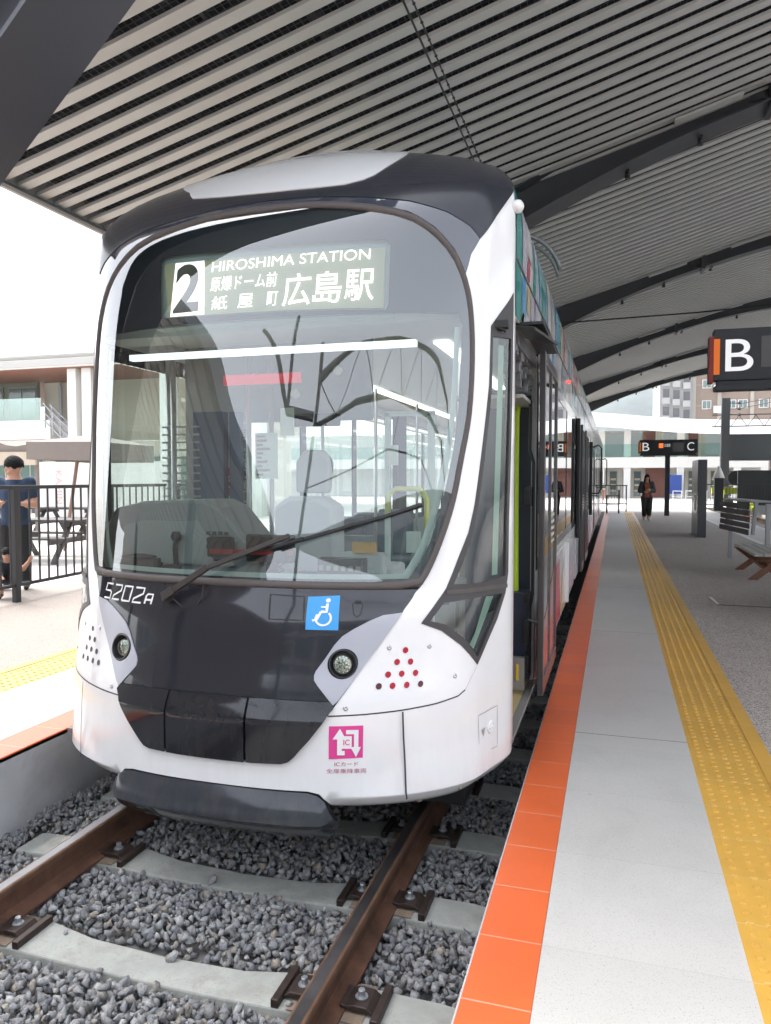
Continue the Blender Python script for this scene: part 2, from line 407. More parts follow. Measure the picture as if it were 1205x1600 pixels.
# windscreen glass and the black printed border behind it
gl = inset(SEALO, .024 if area(SEALO) > 0 else -.024)
panel('windscreen', gl, GLASS, tram, off=.0, thick=0, grid=.03, dstep=.03)
clR = [(.929, 2.44), (.925, 2.30), (.918, 2.06), (.895, 1.868), (.864, 1.729), (.825, 1.577), (.767, 1.424), (.723, 1.345), (.668, 1.272)]
clear = [(.905, 2.49), (.3, 2.50), (0, 2.505), (-.3, 2.50), (-.905, 2.49)] + mir(clR) + clR[::-1]
clear = [(.905, 2.492)] + [(0, 2.505), (-.905, 2.492)] + [(-s, z) for s, z in clR] + [(0, 1.268)] + clR[::-1]
for L in ([(s-.022, z) for s, z in clR], [(-s+.022, z) for s, z in clR]): strip(smoothp(L, 1, False), .040, -.045).build('pillar_lining', mat('lining_pale', (.58, .66, .63), .5), tram, smooth=True)
strip([(-.64, 1.285), (0, 1.283), (.64, 1.285)], .022, -.03).build('sill_lining', mat('lining_pale', 0), tram)
disp = [(-.375, 2.545), (.49, 2.515), (.503, 2.54), (.497, 2.83), (.475, 2.862), (-.42, 2.882), (-.438, 2.86), (-.40, 2.56)]
panel('windscreen_border', gl, mat('glass_border', (.03, .032, .042), .5), tram, holes=[clear, disp], off=-.012, thick=.004, grid=.06)
# destination display
LED = mat('led_matrix_panel', (.13, .125, .085), .6)
def led_dots(name, c, e):
    m = mat(name, c, .6, emit=e); n = m.node_tree; b = n.nodes['Principled BSDF']
    tc = n.nodes.new('ShaderNodeTexCoord'); v = n.nodes.new('ShaderNodeSeparateXYZ'); n.links.new(tc.outputs['Object'], v.inputs[0]); outs = []
    for ax in (0, 2):
        a = n.nodes.new('ShaderNodeMath'); a.operation = 'MULTIPLY'; a.inputs[1].default_value = 2*pi/.0088; n.links.new(v.outputs[ax], a.inputs[0])
        q = n.nodes.new('ShaderNodeMath'); q.operation = 'SINE'; n.links.new(a.outputs[0], q.inputs[0])
        r = n.nodes.new('ShaderNodeMath'); r.operation = 'GREATER_THAN'; r.inputs[1].default_value = -.55; n.links.new(q.outputs[0], r.inputs[0]); outs.append(r)
    mm = n.nodes.new('ShaderNodeMath'); mm.operation = 'MULTIPLY'; n.links.new(outs[0].outputs[0], mm.inputs[0]); n.links.new(outs[1].outputs[0], mm.inputs[1])
    k2 = n.nodes.new('ShaderNodeMath'); k2.operation = 'MULTIPLY_ADD'; k2.inputs[1].default_value = e*.75; k2.inputs[2].default_value = e*.25; n.links.new(mm.outputs[0], k2.inputs[0])
    n.links.new(k2.outputs[0], b.inputs['Emission Strength']); return m
LEDW = led_dots('led_lit', (1, .97, .95), .5)
LEDG = led_dots('led_unlit', (.20, .20, .13), .25)
panel('display_housing', [(-.44, 2.50), (.53, 2.50), (.53, 2.90), (-.46, 2.90)], mat('display_grey', (.30, .36, .35), .5), tram, off=-.034, thick=.05, grid=.08)
led = panel('destination_display', [(-.362, 2.555), (.478, 2.53), (.472, 2.825), (-.42, 2.845)], LEDG, tram, off=-.026, thick=.004, grid=.08)
def dfn(h): return lambda u, z: SU(u, z, h)
t = MB(); u0, u1 = u_of_s(-.345, 2.7), u_of_s(-.175, 2.7)
blk = MB(); blk.add([SU(u_of_s(-.350, 2.7), 2.842, -.022), SU(u_of_s(-.378, 2.7)+.03, 2.552, -.022), SU(u_of_s(-.178, 2.7), 2.550, -.022), SU(u_of_s(-.200, 2.7), 2.838, -.022)], [(0, 1, 2, 3)])
blk.build('route_number_block', LEDW, led)
tt = MB(); fit_text(tt, '2', u_of_s(-.335, 2.7), u_of_s(-.205, 2.7), 2.568, 2.826, dfn(-.018), .03); tt.build('route_number', mat('led_off', (.07, .07, .05), .6), led)
tt = MB()
fit_text(tt, 'HIROSHIMA STATION', u_of_s(-.160, 2.8), u_of_s(.404, 2.8), 2.768, 2.822, dfn(-.018), .0)
fit_text(tt, '原爆ドーム前', u_of_s(-.158, 2.7), u_of_s(.043, 2.7), 2.664, 2.740, dfn(-.018), .002)
for ch, a, b in (('紙', -.147, -.085), ('屋', -.050, -.008), ('町', .020, .050)): fit_text(tt, ch, u_of_s(a, 2.6), u_of_s(b, 2.6), 2.566, 2.638, dfn(-.018), .002)
for i, ch in enumerate('広島駅'):
    a0 = u_of_s(.062, 2.6); a1 = u_of_s(.440, 2.6); wd = (a1-a0)/3
    fit_text(tt, ch, a0+i*wd+.004, a0+(i+1)*wd-.010, 2.558+.004*i, 2.722, dfn(-.018), .006)
tt.build('destination_text', LEDW, led)

# white lower shell: one piece up both sides, holes for the side cab windows
edgeR = [(.955, 2.722), (.935, 2.69)]
win = [(1.6, 2.66), (1.195, 2.446), (1.183, 2.163), (1.148, 2.016), (1.122, 1.913), (1.079, 1.729), (1.049, 1.598), (1.005, 1.472), (.947, 1.371), (.87, 1.222), (.743, 1.077), (.857, 1.038), (.979, .966), (1.116, .865), (1.204, .939), (1.34, 1.047), (1.439, 1.166), (1.475, 1.266), (1.477, 1.51), (1.50, 1.871), (1.515, 2.15), (1.525, 2.55)]
win = [(1.525, 2.625)] + win[1:]
outR = [(.415, .205), (.70, .222), (1.088, .245), (1.30, .268), (1.407, .288), (1.6, .36)]
sealside = [p for p in sealR[5:]]                      # down the seal from the neck
shell = [(s, z) for s, z in outR] + [(1.6, 3.16), (1.434, 3.08), (1.24, 2.975), (1.046, 2.856), (.975, 2.778), (.955, 2.722)] + [(s+.004, z) for s, z in sealside] + [(.708, 1.216), (.65, 1.132), (.496, .913), (.384, .732), (.362, .70)] \
    + [(.355, .690), (.30, .605), (.243, .518), (.225, .497), (.201, .487), (.083, .481), (0, .480)]
shellL = mir(shell)
lowb = [(-.415, .205), (-.385, .275), (-.352, .342), (-.335, .362), (-.292, .372), (0, .372), (.292, .372), (.335, .362), (.352, .342), (.385, .275)]
full = shell + shellL[1:] + lowb[1:]
def wing(a, z):
    # the lower corner is folded: a flat facet runs from the bumper corner up and out
    t = max(0, min(1, (a-.44)/.26)); zt = .352+.17*t          # top of the facet
    if z <= .345 or z >= zt or a < .45: return 0
    u = (z-.345)/(zt-.345); return .014*min(1, (a-.45)/.15)*(1-u)*min(1, max(0, (1.35-a)/.25))
def offw(s, z):
    o = 0.0
    if z < .345 and abs(s) > .37: o -= (.345-z)*.8
    a = abs(s)
    o += wing(a, z)
    # raised crease that runs up from the lower corner
    return o
body = panel('front_shell', full, WHITE, tram, holes=[win, [(-s, z) for s, z in win]], off=offw, thick=.03, grid=.04, nh=.007, lines=[[(s0*.43, .345+d), (s0*1.6, .345+d)] for s0 in (1, -1) for d in (-.008, .008)]+[[(s0*.45, .36), (s0*.70, .522), (s0*1.3, .522)] for s0 in (1, -1)])
# seams of the shell
for sg in (1, -1):
    strip([(sg*s, z) for s, z in [(.362, .697), (.508, .704), (.671, .714), (.845, .727), (.976, .745), (1.02, .765)]], .006, .0012).build('shell_seam', GAP, body)
    strip([(sg*s, z) for s, z in [(.672, .71), (.678, .60), (.685, .501), (.692, .36), (.696, .33)]], .008, .0155).build('shell_joint', GAP, body)
g = strip([(1.02, .765), (1.088, .836), (1.13, .87)], .003, .0012); g.build('shell_crease', mat('crease_grey', (.5, .5, .5), .6), body)
# small raised chin planes
for sg in (1, -1):
    P = [(.47, .356), (.60, .43), (.672, .50), (.678, .56), (.80, .60), (1.0, .42), (1.09, .36), (.9, .350), (.672, .346)]
    if sg < 0: P = [(-s, z) for s, z in P][::-1]
    def offc(s, z, sg=sg):
        s = abs(s); return .0025
    # bolts in the chamfer
    for s_, z_ in ((.79, .285), (1.03, .315)):
        b = MB(); c = SN(sg*s_, z_, offw(s_, z_)-.004); n = (SN(sg*s_, z_, .0)-SN(sg*s_, z_, -.01)+Vector((0, 0, -.005))).normalized(); q = n.to_track_quat('Z', 'Y').to_matrix()
        b.lathe(c, [(.017, -.01), (.017, .004), (.012, .004), (.011, .0), (.006, .001)], 14, M=q); b.build('fixing_bolt', mat('bronze_bolt', (.35, .3, .24), .35, metal=.8), body, smooth=False)
# screws
for sg in (1, -1):
    for s_, z_ in ((.596, .978), (.792, .976), (.949, .834), (.431, .731)):
        b = MB(); c = SN(sg*s_, z_, 0); n = (SN(sg*s_, z_, .01)-c).normalized(); q = n.to_track_quat('Z', 'Y').to_matrix()
        b.lathe(c, [(.011, -.002), (.011, .002), (.007, .004), (.004, .004), (.003, .001)], 12, M=q); b.build('screw', STEEL, body, smooth=True)
    # triangle of ten marker lamps
    for i, (s_, z_) in enumerate([(.672, .965), (.635, .916), (.699, .915), (.598, .865), (.660, .866), (.727, .866), (.561, .818), (.622, .818), (.688, .818), (.756, .818)]):
        b = MB(); P = circ(sg*s_, z_, .0135, 14); b.add([SN(x, y, .002) for x, y in P], [tuple(range(14)) if sg > 0 else tuple(range(14))])
        dk = i in (6, 9) or sg < 0
        b.build('marker_lamp', mat('marker_dark', (.03, .03, .033), .4) if sg < 0 else mat('marker_red_dim', (.09, .012, .02), .25, coat=.5) if dk else mat('marker_red', (.42, .012, .03), .2, coat=.6), body)

# dark panel under the windscreen
lp = [(.722, 1.224), (.708, 1.212), (.65, 1.130), (.496, .911), (.384, .734), (.372, .757), (.1, .762), (0, .762)]
lower = lp + mir(lp)[1:-1] + [(-.722, 1.224), (0, 1.226)]
podR = [(.648, 1.126), (.56, 1.117), (.503, 1.094), (.44, 1.06), (.394, 1.028), (.365, .99), (.335, .935), (.303, .880), (.298, .862), (.300, .842), (.315, .820), (.381, .742), (.40, .762), (.496, .911)]
headc = (.405, .912)
hole = circ(headc[0], headc[1], .061, 24, 1.05)
fp = panel('front_panel', lower, DARK, tram, holes=[hole, [(-s, z) for s, z in hole]], off=.0, thick=.02, grid=.05)
for sg in (1, -1):
    P = podR if sg > 0 else [(-s, z) for s, z in podR][::-1]; H = [(sg*s, z) for s, z in hole]
    panel('headlight_surround', P, SILVER, tram, holes=[H], off=.005, thick=.004, grid=.04)
    c = SN(sg*headc[0], headc[1], .006); n = (SN(sg*headc[0], headc[1], .02)-c).normalized(); q = n.to_track_quat('Z', 'Y').to_matrix()
    b = MB(); pr = [(.063, .0), (.061, .003), (.057, .003), (.055, -.012), (.050, -.055)]
    b.lathe(c, pr, 32, M=q, caps=0); hl = b.build('headlight', mat('headlight_housing', (.03, .03, .032), .3, coat=.6), tram, smooth=True, autos=40)
    cf = n*1.0; look = (Vector((0, -1, .0))*.6+n*.4).normalized(); q2 = look.to_track_quat('Z', 'Y').to_matrix(); c2 = c - n*.040
    b = MB(); b.lathe(c2, [(.042, -.03), (.044, .012), (.041, .022), (.038, .022), (.036, .010), (.030, .006)], 28, M=q2); b.build('lamp_body', mat('lamp_grey', (.25, .24, .22), .35, metal=.6), hl, smooth=True, autos=30)
    b = MB()
    for r_, k_ in ((0, 1), (.013, 6), (.026, 12)):
        for j in range(k_):
            a_ = 2*pi*j/k_+r_*20; cc = c2 + q2 @ Vector((r_*cos(a_), r_*sin(a_), .014)); b.lathe(cc, [(.0072, -.004), (.0068, .002), (.004, .005), (.001, .006)], 8, M=q2)
    b.build('lamp_reflectors', mat('lamp_lens', (.85, .82, .74), .08, metal=.85), hl, smooth=True)
    b = MB(); b.lathe(c2, [(.039, .017), (.036, .021), (.02, .0245), (.001, .0255)], 24, M=q2); b.build('lamp_lens', GLASSC, hl, smooth=True)
# lower dark grille: ledge, three panels
gr = [(.384, .730), (.362, .702), (.353, .683), (.30, .60), (.241, .520), (.223, .499), (.201, .490), (.083, .484), (0, .483)]
grl = [(.372, .755)] + gr + mir(gr)[1:] + [(-.372, .755), (-.1, .760), (0, .760), (.1, .760)]
def offg(s, z):
    if z > .684: return .002+(.758-z)/.074*.026
    if z > .674: return .028+.003
    return .031-(.674-z)*.07
cuts = [-.50, -.132, .083, .50]
def clip(poly, s0, s1):
    def half(P, f):
        o = []
        for i in range(len(P)):
            a, b = P[i-1], P[i]; fa, fb = f(a), f(b)
            if (fa >= 0) != (fb >= 0): t_ = fa/(fa-fb); o.append((a[0]+(b[0]-a[0])*t_, a[1]+(b[1]-a[1])*t_))
            if fb >= 0: o.append(b)
        return o
    return half(half(poly, lambda p: p[0]-s0), lambda p: s1-p[0])
for a, b_ in zip(cuts[:-1], cuts[1:]):
    P = clip(grl, a+.0035, b_-.0035)
    zc_ = .679
    def hz(P, up):
        o = []
        for i in range(len(P)):
            a1, b1 = P[i-1], P[i]; fa = (a1[1]-zc_)*up; fb = (b1[1]-zc_)*up
            if (fa >= 0) != (fb >= 0): t_ = fa/(fa-fb); o.append((a1[0]+(b1[0]-a1[0])*t_, zc_))
            if fb >= 0: o.append(b1)
        return o
    fc = panel('grille_panel', hz(P, -1), GRILLE, tram, off=lambda s, z: .030-(.679-z)*.06-max(0, z-.667)*.35, thick=.03, grid=.03, dstep=.02, nh=.004)
    panel('grille_ledge', hz(P, 1), GRILLE, fc, off=lambda s, z: .002+(.758-min(z, .758))/.079*.0255, thick=.01, grid=.03, dstep=.02, nh=.004)
q = MB(); vs, fs = tri2d(grl, (), .06, .05); q.add([SN(s, z, -.005) for s, z in vs], fs); q.build('grille_backing', BLACK, tram)
# bumper
bt = [(.410, .212), (.386, .275), (.355, .338), (.330, .356), (.292, .366), (0, .368)]
bot = [(-.348, .165), (0, .165), (.30, .168), (.40, .20)]
bp_ = bt[::-1] ; bpoly = [(.40, .20)] + bt + mir(bt)[1:] + [(-.40, .20), (-.348, .165), (0, .165), (.348, .165)]
def offb(s, z):
    e = max(0, min(1, (.40-abs(s))/.07))
    zc = .262
    o = .004+(.368-z)/.106*.045 if z > zc else .049-(zc-z)*.25
    return o*(.25+.75*e)
def hcut(P, zc_, up):
    o = []
    for i in range(len(P)):
        a1, b1 = P[i-1], P[i]; fa = (a1[1]-zc_)*up; fb = (b1[1]-zc_)*up
        if (fa >= 0) != (fb >= 0): t_ = fa/(fa-fb); o.append((a1[0]+(b1[0]-a1[0])*t_, zc_))
        if fb >= 0: o.append(b1)
    return o
def bo_(s): return .2+.8*max(0, min(1, (.405-abs(s))/.06))
bu = panel('bumper', hcut(bpoly, .262, 1), BUMPER, tram, off=lambda s, z: (.003+(.368-z)/.106*.062)*bo_(s), thick=.05, grid=.03, dstep=.02, nh=.005, lines=[[(s0*.345, .2), (s0*.345, .37)] for s0 in (1, -1)])
panel('bumper_lower', hcut(bpoly, .262, -1), BUMPER, bu, off=lambda s, z: (.065-(.262-z)*.45)*bo_(s), thick=.05, grid=.03, dstep=.02, nh=.005)
q = MB(); vs, fs = tri2d(bpoly, (), .06, .05); q.add([SN(s, z, -.012) for s, z in vs], fs); q.build('bumper_backing', BLACK, bu)

# stickers, number, socket on the panel
def flat_patch(P, off): 
    b = MB(); b.add([SN(s, z, off) for s, z in P], [tuple(range(len(P)))]); return b
def sm(s, z, off): return SN(s, z, off)
blue = MB(); vs, fs = tri2d([(.250, 1.053), (.376, 1.053), (.369, 1.200), (.246, 1.192)], (), .03); blue.add([SN(s, z, .0015) for s, z in vs], fs)
st = blue.build('wheelchair_sticker', mat('sign_blue', (.05, .33, .72), .4), fp)
b = MB(); cx_, cz_ = .316, 1.100
def arcs(cs, cz, r, a0, a1, wd, n=18):
    return [(cs+(r)*cos(radians(a0+(a1-a0)*i/n)), cz+r*sin(radians(a0+(a1-a0)*i/n))) for i in range(n+1)]
for P, wd in ((arcs(.318, 1.103, .028, 150, 395, 0), .009), ([(.318, 1.160), (.317, 1.126), (.338, 1.124), (.346, 1.092), (.355, 1.088)], .012), ([(.318, 1.142), (.340, 1.142)], .008), ([(.262, 1.096), (.280, 1.072)], 0.001)):
    if wd > .002: 
        r_ = strip(P, wd, .003, step=.01); b.add(r_.v, r_.f)
# the figure faces left: seat, leg and wheel
b = MB(); 
for P, wd in ((arcs(.314, 1.102, .029, -215, 50, 0), .0085), ([(.3235, 1.165), (.3235, 1.130), (.302, 1.130)], .011), ([(.302, 1.130), (.290, 1.098), (.272, 1.092)], .010), ([(.300, 1.150), (.3235, 1.150)], .007)):
    r_ = strip(P, wd, .003, step=.01); b.add(r_.v, r_.f)
P = circ(.325, 1.178, .0095, 14); b.add([SN(x, y, .003) for x, y in P], [tuple(range(14))])
b.build('wheelchair_symbol', mat('sign_white', (.8, .8, .8), .4), st)
b = strip([(.112, 1.197), (.232, 1.192), (.240, 1.092), (.119, 1.092)], .005, .002, closed=True); b.build('access_cover', BLACK, fp)
b = strip([(.423, 1.166), (.466, 1.166), (.462, 1.125), (.448, 1.108), (.432, 1.122)], .004, .0025, closed=True)
r_ = strip([(.432, 1.174), (.458, 1.174)], .010, .006); b.add(r_.v, r_.f); b.build('socket_cover', BLACK, fp)
# fleet number in a square stencil face
D = {'5': [[(1, 1), (0, 1), (0, .52), (.8, .52), (1, .42), (1, 0), (0, 0)]], '2': [[(0, 1), (1, 1), (1, .62), (.05, .25), (0, 0), (1, 0)]], '0': [[(0, 0), (1, 0), (1, 1), (0, 1), (0, 0)]], 'A': [[(0, 0), (0, .8), (.2, 1), (1, 1), (1, 0)], [(0, .42), (1, .42)]]}
b = MB(); x = -.588
for ch, wd, h_ in (('5', .050, .068), ('2', .050, .068), ('0', .050, .068), ('2', .050, .068), ('A', .033, .044)):
    zb = 1.128 + (x+.588)*(-.02)
    for pl in D[ch]:
        r_ = strip([(x+wd*p+(h_*q*.12 if ch != 'A' else h_*q*.1), zb+h_*q) for p, q in pl], .0085, .002, step=.02); b.add(r_.v, r_.f)
    x += wd + (.021 if ch != 'A' else 0)
b.build('fleet_number', mat('number_white', (.8, .8, .8), .4), fp)
# IC sticker and caption on the white shell
vs, fs = tri2d([(.370, .514), (.505, .520), (.505, .658), (.369, .655)], (), .03); q = MB(); q.add([SN(s, z, .002) for s, z in vs], fs)
ic = q.build('card_sticker', mat('sign_pink', (.70, .05, .27), .4), body)
q = MB()
for P in ([(.402, .532), (.402, .600), (.384, .600), (.412, .646), (.436, .600), (.420, .600), (.420, .551), (.432, .551), (.432, .532)], [(.436, .640), (.486, .640), (.486, .567), (.497, .567), (.477, .524), (.454, .567), (.468, .567), (.468, .622), (.436, .622)], [(.418, .560), (.459, .560), (.459, .614), (.418, .614)]):
    vs, fs = tri2d(P, (), .03, .02); q.add([SN(s, z, .004) for s, z in vs], fs)
q.build('card_arrows', mat('sign_white', (.8, .8, .8), .4), ic)
q = MB(); fit_text(q, 'IC', .426, .451, .576, .600, lambda x, y: SN(x, y, .006), .01); q.build('card_letters', mat('sign_pink', 0), ic)
q = MB(); fit_text(q, 'ICカード', .392, .486, .484, .503, lambda x, y: SN(x, y, .002), .005); fit_text(q, '全扉乗降車両', .361, .520, .453, .474, lambda x, y: SN(x, y, .002), .0)
q.build('card_caption', mat('caption_mauve', (.42, .12, .22), .5), body)
# hatch with knob
h = strip([(1.140, .628), (1.362, .632), (1.366, .434), (1.155, .440)], .0035, .0015, closed=True).build('hatch', mat('seam_grey', (.25, .25, .26), .6), body)
b = MB(); c = SN(1.285, .545, 0); n = (SN(1.285, .545, .01)-c).normalized(); qq = n.to_track_quat('Z', 'Y').to_matrix(); b.lathe(c, [(.030, 0), (.030, .004), (.026, .006), (.024, .003)], 20, M=qq)
b.box(-.022, .022, -.004, .004, .003, .010, Matrix.Translation(c) @ qq.to_4x4()); b.build('hatch_knob', WHITE2, body)
flat_patch([(1.178, .553), (1.20, .517), (1.218, .559)], .002).build('hatch_arrow', mat('arrow_grey', (.3, .3, .3), .5), body)

# side cab windows: frame with mid rail, two panes
midlo = [(.87, 1.195), (1.06, 1.20), (1.25, 1.20), (1.44, 1.198)]
up = [(1.22, 2.40), (1.218, 2.163), (1.185, 2.01), (1.158, 1.90), (1.115, 1.73), (1.082, 1.595), (1.036, 1.462), (.975, 1.345), (.915, 1.24), (1.1, 1.235), (1.3, 1.24), (1.435, 1.25), (1.438, 1.51), (1.462, 1.871), (1.475, 2.15), (1.485, 2.40)]
lo = [(.79, 1.085), (.86, 1.16), (1.05, 1.17), (1.25, 1.172), (1.40, 1.165), (1.33, 1.085), (1.20, .97), (1.112, .895), (.99, 1.0), (.875, 1.065)]
for sg in (1, -1):
    f_ = lambda P: P if sg > 0 else [(-s, z) for s, z in P][::-1]
    fr = panel('cab_window_frame', f_(win), FRAMEB, tram, holes=[f_(up), f_(lo)], off=.004, thick=.03, grid=.05)
    r_ = strip(f_([(.87, 1.205), (1.06, 1.207), (1.25, 1.207), (1.45, 1.20)]), .02, .010); r_.build('frame_rail', SEAL, fr)
    panel('cab_window', f_(up), GLASS2, tram, off=-.004, thick=0, grid=.06); panel('cab_window', f_(lo), GLASS2, tram, off=-.004, thick=0, grid=.06)
    panel('cab_window_lining', f_([(1.335, 1.255), (1.405, 1.255), (1.412, 1.51), (1.432, 1.871), (1.445, 2.15), (1.452, 2.37), (1.372, 2.37), (1.362, 2.1), (1.352, 1.8), (1.34, 1.5)]), mat('lining_green', (.42, .56, .47), .5), tram, off=-.03, thick=0, grid=.06)
    panel('cab_window_lining', f_([(1.13, .93), (1.19, .985), (1.30, 1.09), (1.36, 1.155), (1.27, 1.16), (1.22, 1.10), (1.14, 1.0), (1.085, .955)]), MATS['lining_green'], tram, off=-.03, thick=0, grid=.06)
    if sg < 0: continue
    bb = MB(); c = SN(sg*1.33, 2.46, .012); bb.box(c.x-.03, c.x+.03, c.y-.03, c.y+.02, 2.44, 2.475); bb.tube([(c.x-.02, c.y-.02, 2.45), (c.x+.02, c.y, 2.43)], .012); bb.build('window_catch', BLACK, fr)
# wiper
def W_(s, z, o): return SN(s, z, o)
wp = MB(); wp.lathe(W_(-.189, 1.155, 0), [(.022, -.01), (.022, .03), (.015, .045)], 14, M=(SN(-.189, 1.155, .01)-SN(-.189, 1.155, 0)).normalized().to_track_quat('Z', 'Y').to_matrix())
wi = wp.build('wiper', mat('wiper_black', (.045, .038, .035), .5, metal=.2), tram)
a0, a1, a2 = W_(-.189, 1.153, .045), W_(-.04, 1.292, .075), W_(.17, 1.452, .055)
b = MB(); b.bar(a0, a0.lerp(a1, .25), .042, .03, (0, -1, .2)); b.bar(a0.lerp(a1, .2), a1, .028, .022, (0, -1, .2)); b.bar(a1, a2, .02, .018, (0, -1, .2)); b.tube([a0+Vector((.05, .005, -.01)), a0+Vector((.09, .03, -.055)), a0+Vector((.14, .03, -.06)), a0+Vector((.19, .02, -.0)), a0+Vector((.20, .02, .06))], .004, 6); b.build('wiper_arm', MATS['wiper_black'], wi, bevel=.003)
b = MB(); P = [W_(s, z, .028) for s, z in dens([(-.036, 1.338), (.12, 1.405), (.32, 1.478), (.52, 1.54), (.71, 1.596)], .1, False)]
for p, q in zip(P[:-1], P[1:]): b.bar(p, q, .014, .024, (0, -1, .2))
for i in range(3): b.bar(P[1+i*2]+Vector((0, -.022, .0)), P[2+i*2]+Vector((0, -.022, .006)), .012, .012, (0, -1, .2))
b.bar(P[1]+Vector((0, -.02, 0)), P[-2]+Vector((0, -.018, 0)), .008, .014, (0, -1, .2)); b.build('wiper_blade', BLACK, wi)
# round marker lamp at the roof corner
for sg in (1,):
    b = MB(); c = SN(sg*1.59, 3.05, .012); b.lathe(c, [(.001, -.033), (.02, -.027), (.03, -.012), (.033, .0), (.03, .012), (.02, .027), (.001, .033)], 16); b.build('corner_lamp', WHITE2, tram, smooth=True)

# ------------------------------------------------------------------ tram body behind the cab
XR, XL, YE = CX+Wf(1.5)-.0, CX-Wf(1.5), 33.0
roof = MB()
for sg in (1, -1):
    Z = [2.95, 3.0, 3.08, 3.15, 3.2, 3.25, 3.3, 3.35, 3.4, 3.45, 3.5, 3.55, 3.598]; ys = [Yf(z)-.0 for z in Z]
    vs = []; 
    for z in Z:
        x = CX+sg*Wf(z)
        for y in (Yf(z), 6, 12, 20, YE): vs.append((x, y, z))
    fs = []
    for i in range(len(Z)-1):
        for j in range(4): a = i*5+j; fs.append((a, a+1, a+6, a+5) if sg > 0 else (a+5, a+6, a+1, a))
    roof.add(vs, fs)
arc = [S(s, 3.598) for s in np.linspace(-1.6, 1.6, 33)]
roof.add(arc + [(CX+Wf(3.598), YE, 3.598), (CX-Wf(3.598), YE, 3.598)], [tuple(range(35))])
roof.build('roof', mat('roof_paint', (.16, .36, .36), .3, coat=.5), tram, smooth=True, autos=35)
ZS = .40
SKIRT = mat('skirt_white', (.74, .74, .75), .25, coat=.5)
doorsY = [(3.75, 4.95), (11.6, 12.9), (18.4, 19.7), (24.8, 26.0)]
segs = [(4.95, 9.7), (10.1, 11.6), (12.9, 15.6), (16.0, 18.4), (19.7, 21.7), (22.1, 24.8), (26.0, 33.0)]
PIL = mat('window_band_black', (.02, .02, .024), .12, coat=.9)
SIDEG = glass('dark_side_glass', (.30, .34, .34), .06, 1.3)
for sg, X in ((1, XR), (-1, XL)):
    o = .02*sg
    lo_, hi_ = min(X-o, X), max(X-o, X)
    bs = segs if sg > 0 else [(3.75, 9.7), (10.1, 15.6), (16.0, 21.7), (22.1, 33.0)]
    for y0, y1 in bs:
        b = MB(); b.box(lo_, hi_, y0, y1, ZS, 1.05); b.box(lo_, hi_, y0, y1, 1.05, 1.12); b.build('side_panel', SKIRT, tram, bevel=.004)
        # window band: dark pillars and glass
        nwin = max(1, round((y1-y0)/1.45)); st_ = (y1-y0)/nwin
        pl = MB(); pl.box(lo_+.001, hi_-.001, y0, y1, 2.42, 2.52); pl.box(lo_+.001, hi_-.001, y0, y1, 1.12, 1.20)
        for i in range(nwin+1):
            c = y0+i*st_; w0 = .06; pl.box(lo_+.0005, hi_-.0005, max(y0, c-w0), min(y1, c+w0), 1.20, 2.42)
        wf = pl.build('window_pillars', PIL, tram)
        for i in range(nwin):
            q = MB(); q.add([(X-o*.3, y0+i*st_+.06, 1.20), (X-o*.3, y0+(i+1)*st_-.06, 1.20), (X-o*.3, y0+(i+1)*st_-.06, 2.42), (X-o*.3, y0+i*st_+.06, 2.42)], [(0, 1, 2, 3)]); q.build('side_window', SIDEG if sg > 0 else GLASS2, tram)
    # upper band above doors and windows
    b = MB(); b.box(lo_, hi_, 3.75, YE, 2.52, 2.95); b.build('upper_panel', mat('upper_white', (.72, .73, .73), .2, coat=.3), tram)
    for ya in (9.7, 15.6, 21.7):
        b = MB()
        for i in range(8): b.box(min(X-.03*sg, X-.09*sg), max(X-.03*sg, X-.09*sg), ya+i*.05+.004, ya+i*.05+.036, .45, 2.95)
        b.box(min(X-.1*sg, X-.12*sg), max(X-.1*sg, X-.12*sg), ya, ya+.4, .4, 3.3); b.build('gangway_bellows', mat('bellows_grey', (.03, .03, .033), .8), tram)
# printed livery on the upper band: angular patches in teal, coral, blue and cream
LV = [mat('livery_teal', (.02, .34, .31), .2, coat=.3), mat('livery_coral', (.62, .06, .12), .2, coat=.3), mat('livery_sky', (.10, .42, .70), .2, coat=.3), mat('livery_cream', (.72, .58, .36), .2, coat=.3),
      mat('livery_lilac', (.60, .56, .68), .2, coat=.3), mat('livery_pale', (.66, .66, .66), .2, coat=.3)]
rl = random.Random(11); b = MB(); X = XR+.003
def upx(z): return CX+Wf(z)+.004
def patch(c, y0, y1, z0, z1, sk):
    n = 5; vs = []
    for k_ in range(n+1):
        z = z0+(z1-z0)*k_/n; o = sk*k_/n; ymin = Yf(z)+.004; vs += [(upx(z), max(ymin, y0+o), z), (upx(z), max(ymin+.002, y1+o), z)]
    b.mi(c); b.add(vs, [(2*i, 2*i+1, 2*i+3, 2*i+2) for i in range(n)])
patch(0, 3.76, 3.98, 2.53, 2.795, -.03); patch(0, 3.76, 4.00, 2.815, 3.17, .02)
patch(4, 4.02, 4.22, 2.815, 3.17, .05); patch(1, 4.24, 4.36, 2.83, 2.95, .05); patch(5, 4.24, 4.5, 2.96, 3.17, .05); patch(2, 4.02, 4.20, 2.60, 2.79, -.02); patch(5, 4.0, 4.35, 2.53, 2.60, 0); patch(1, 3.98, 4.06, 2.54, 2.60, .06); patch(3, 4.24, 4.40, 2.64, 2.795, .02)
y = 4.44
while y < 30:
    wd = rl.choice([.06, .1, .16, .24]); c0 = rl.choice([0, 3, 4, 5, 5, 2, 5, 4]); sk = rl.uniform(-.08, .12)
    patch(c0, y, y+wd, 2.53+rl.choice([0, 0, .06]), rl.choice([2.795, 2.795, 2.70]), sk); y += wd+rl.choice([.0, .01, .05])
y = 4.56
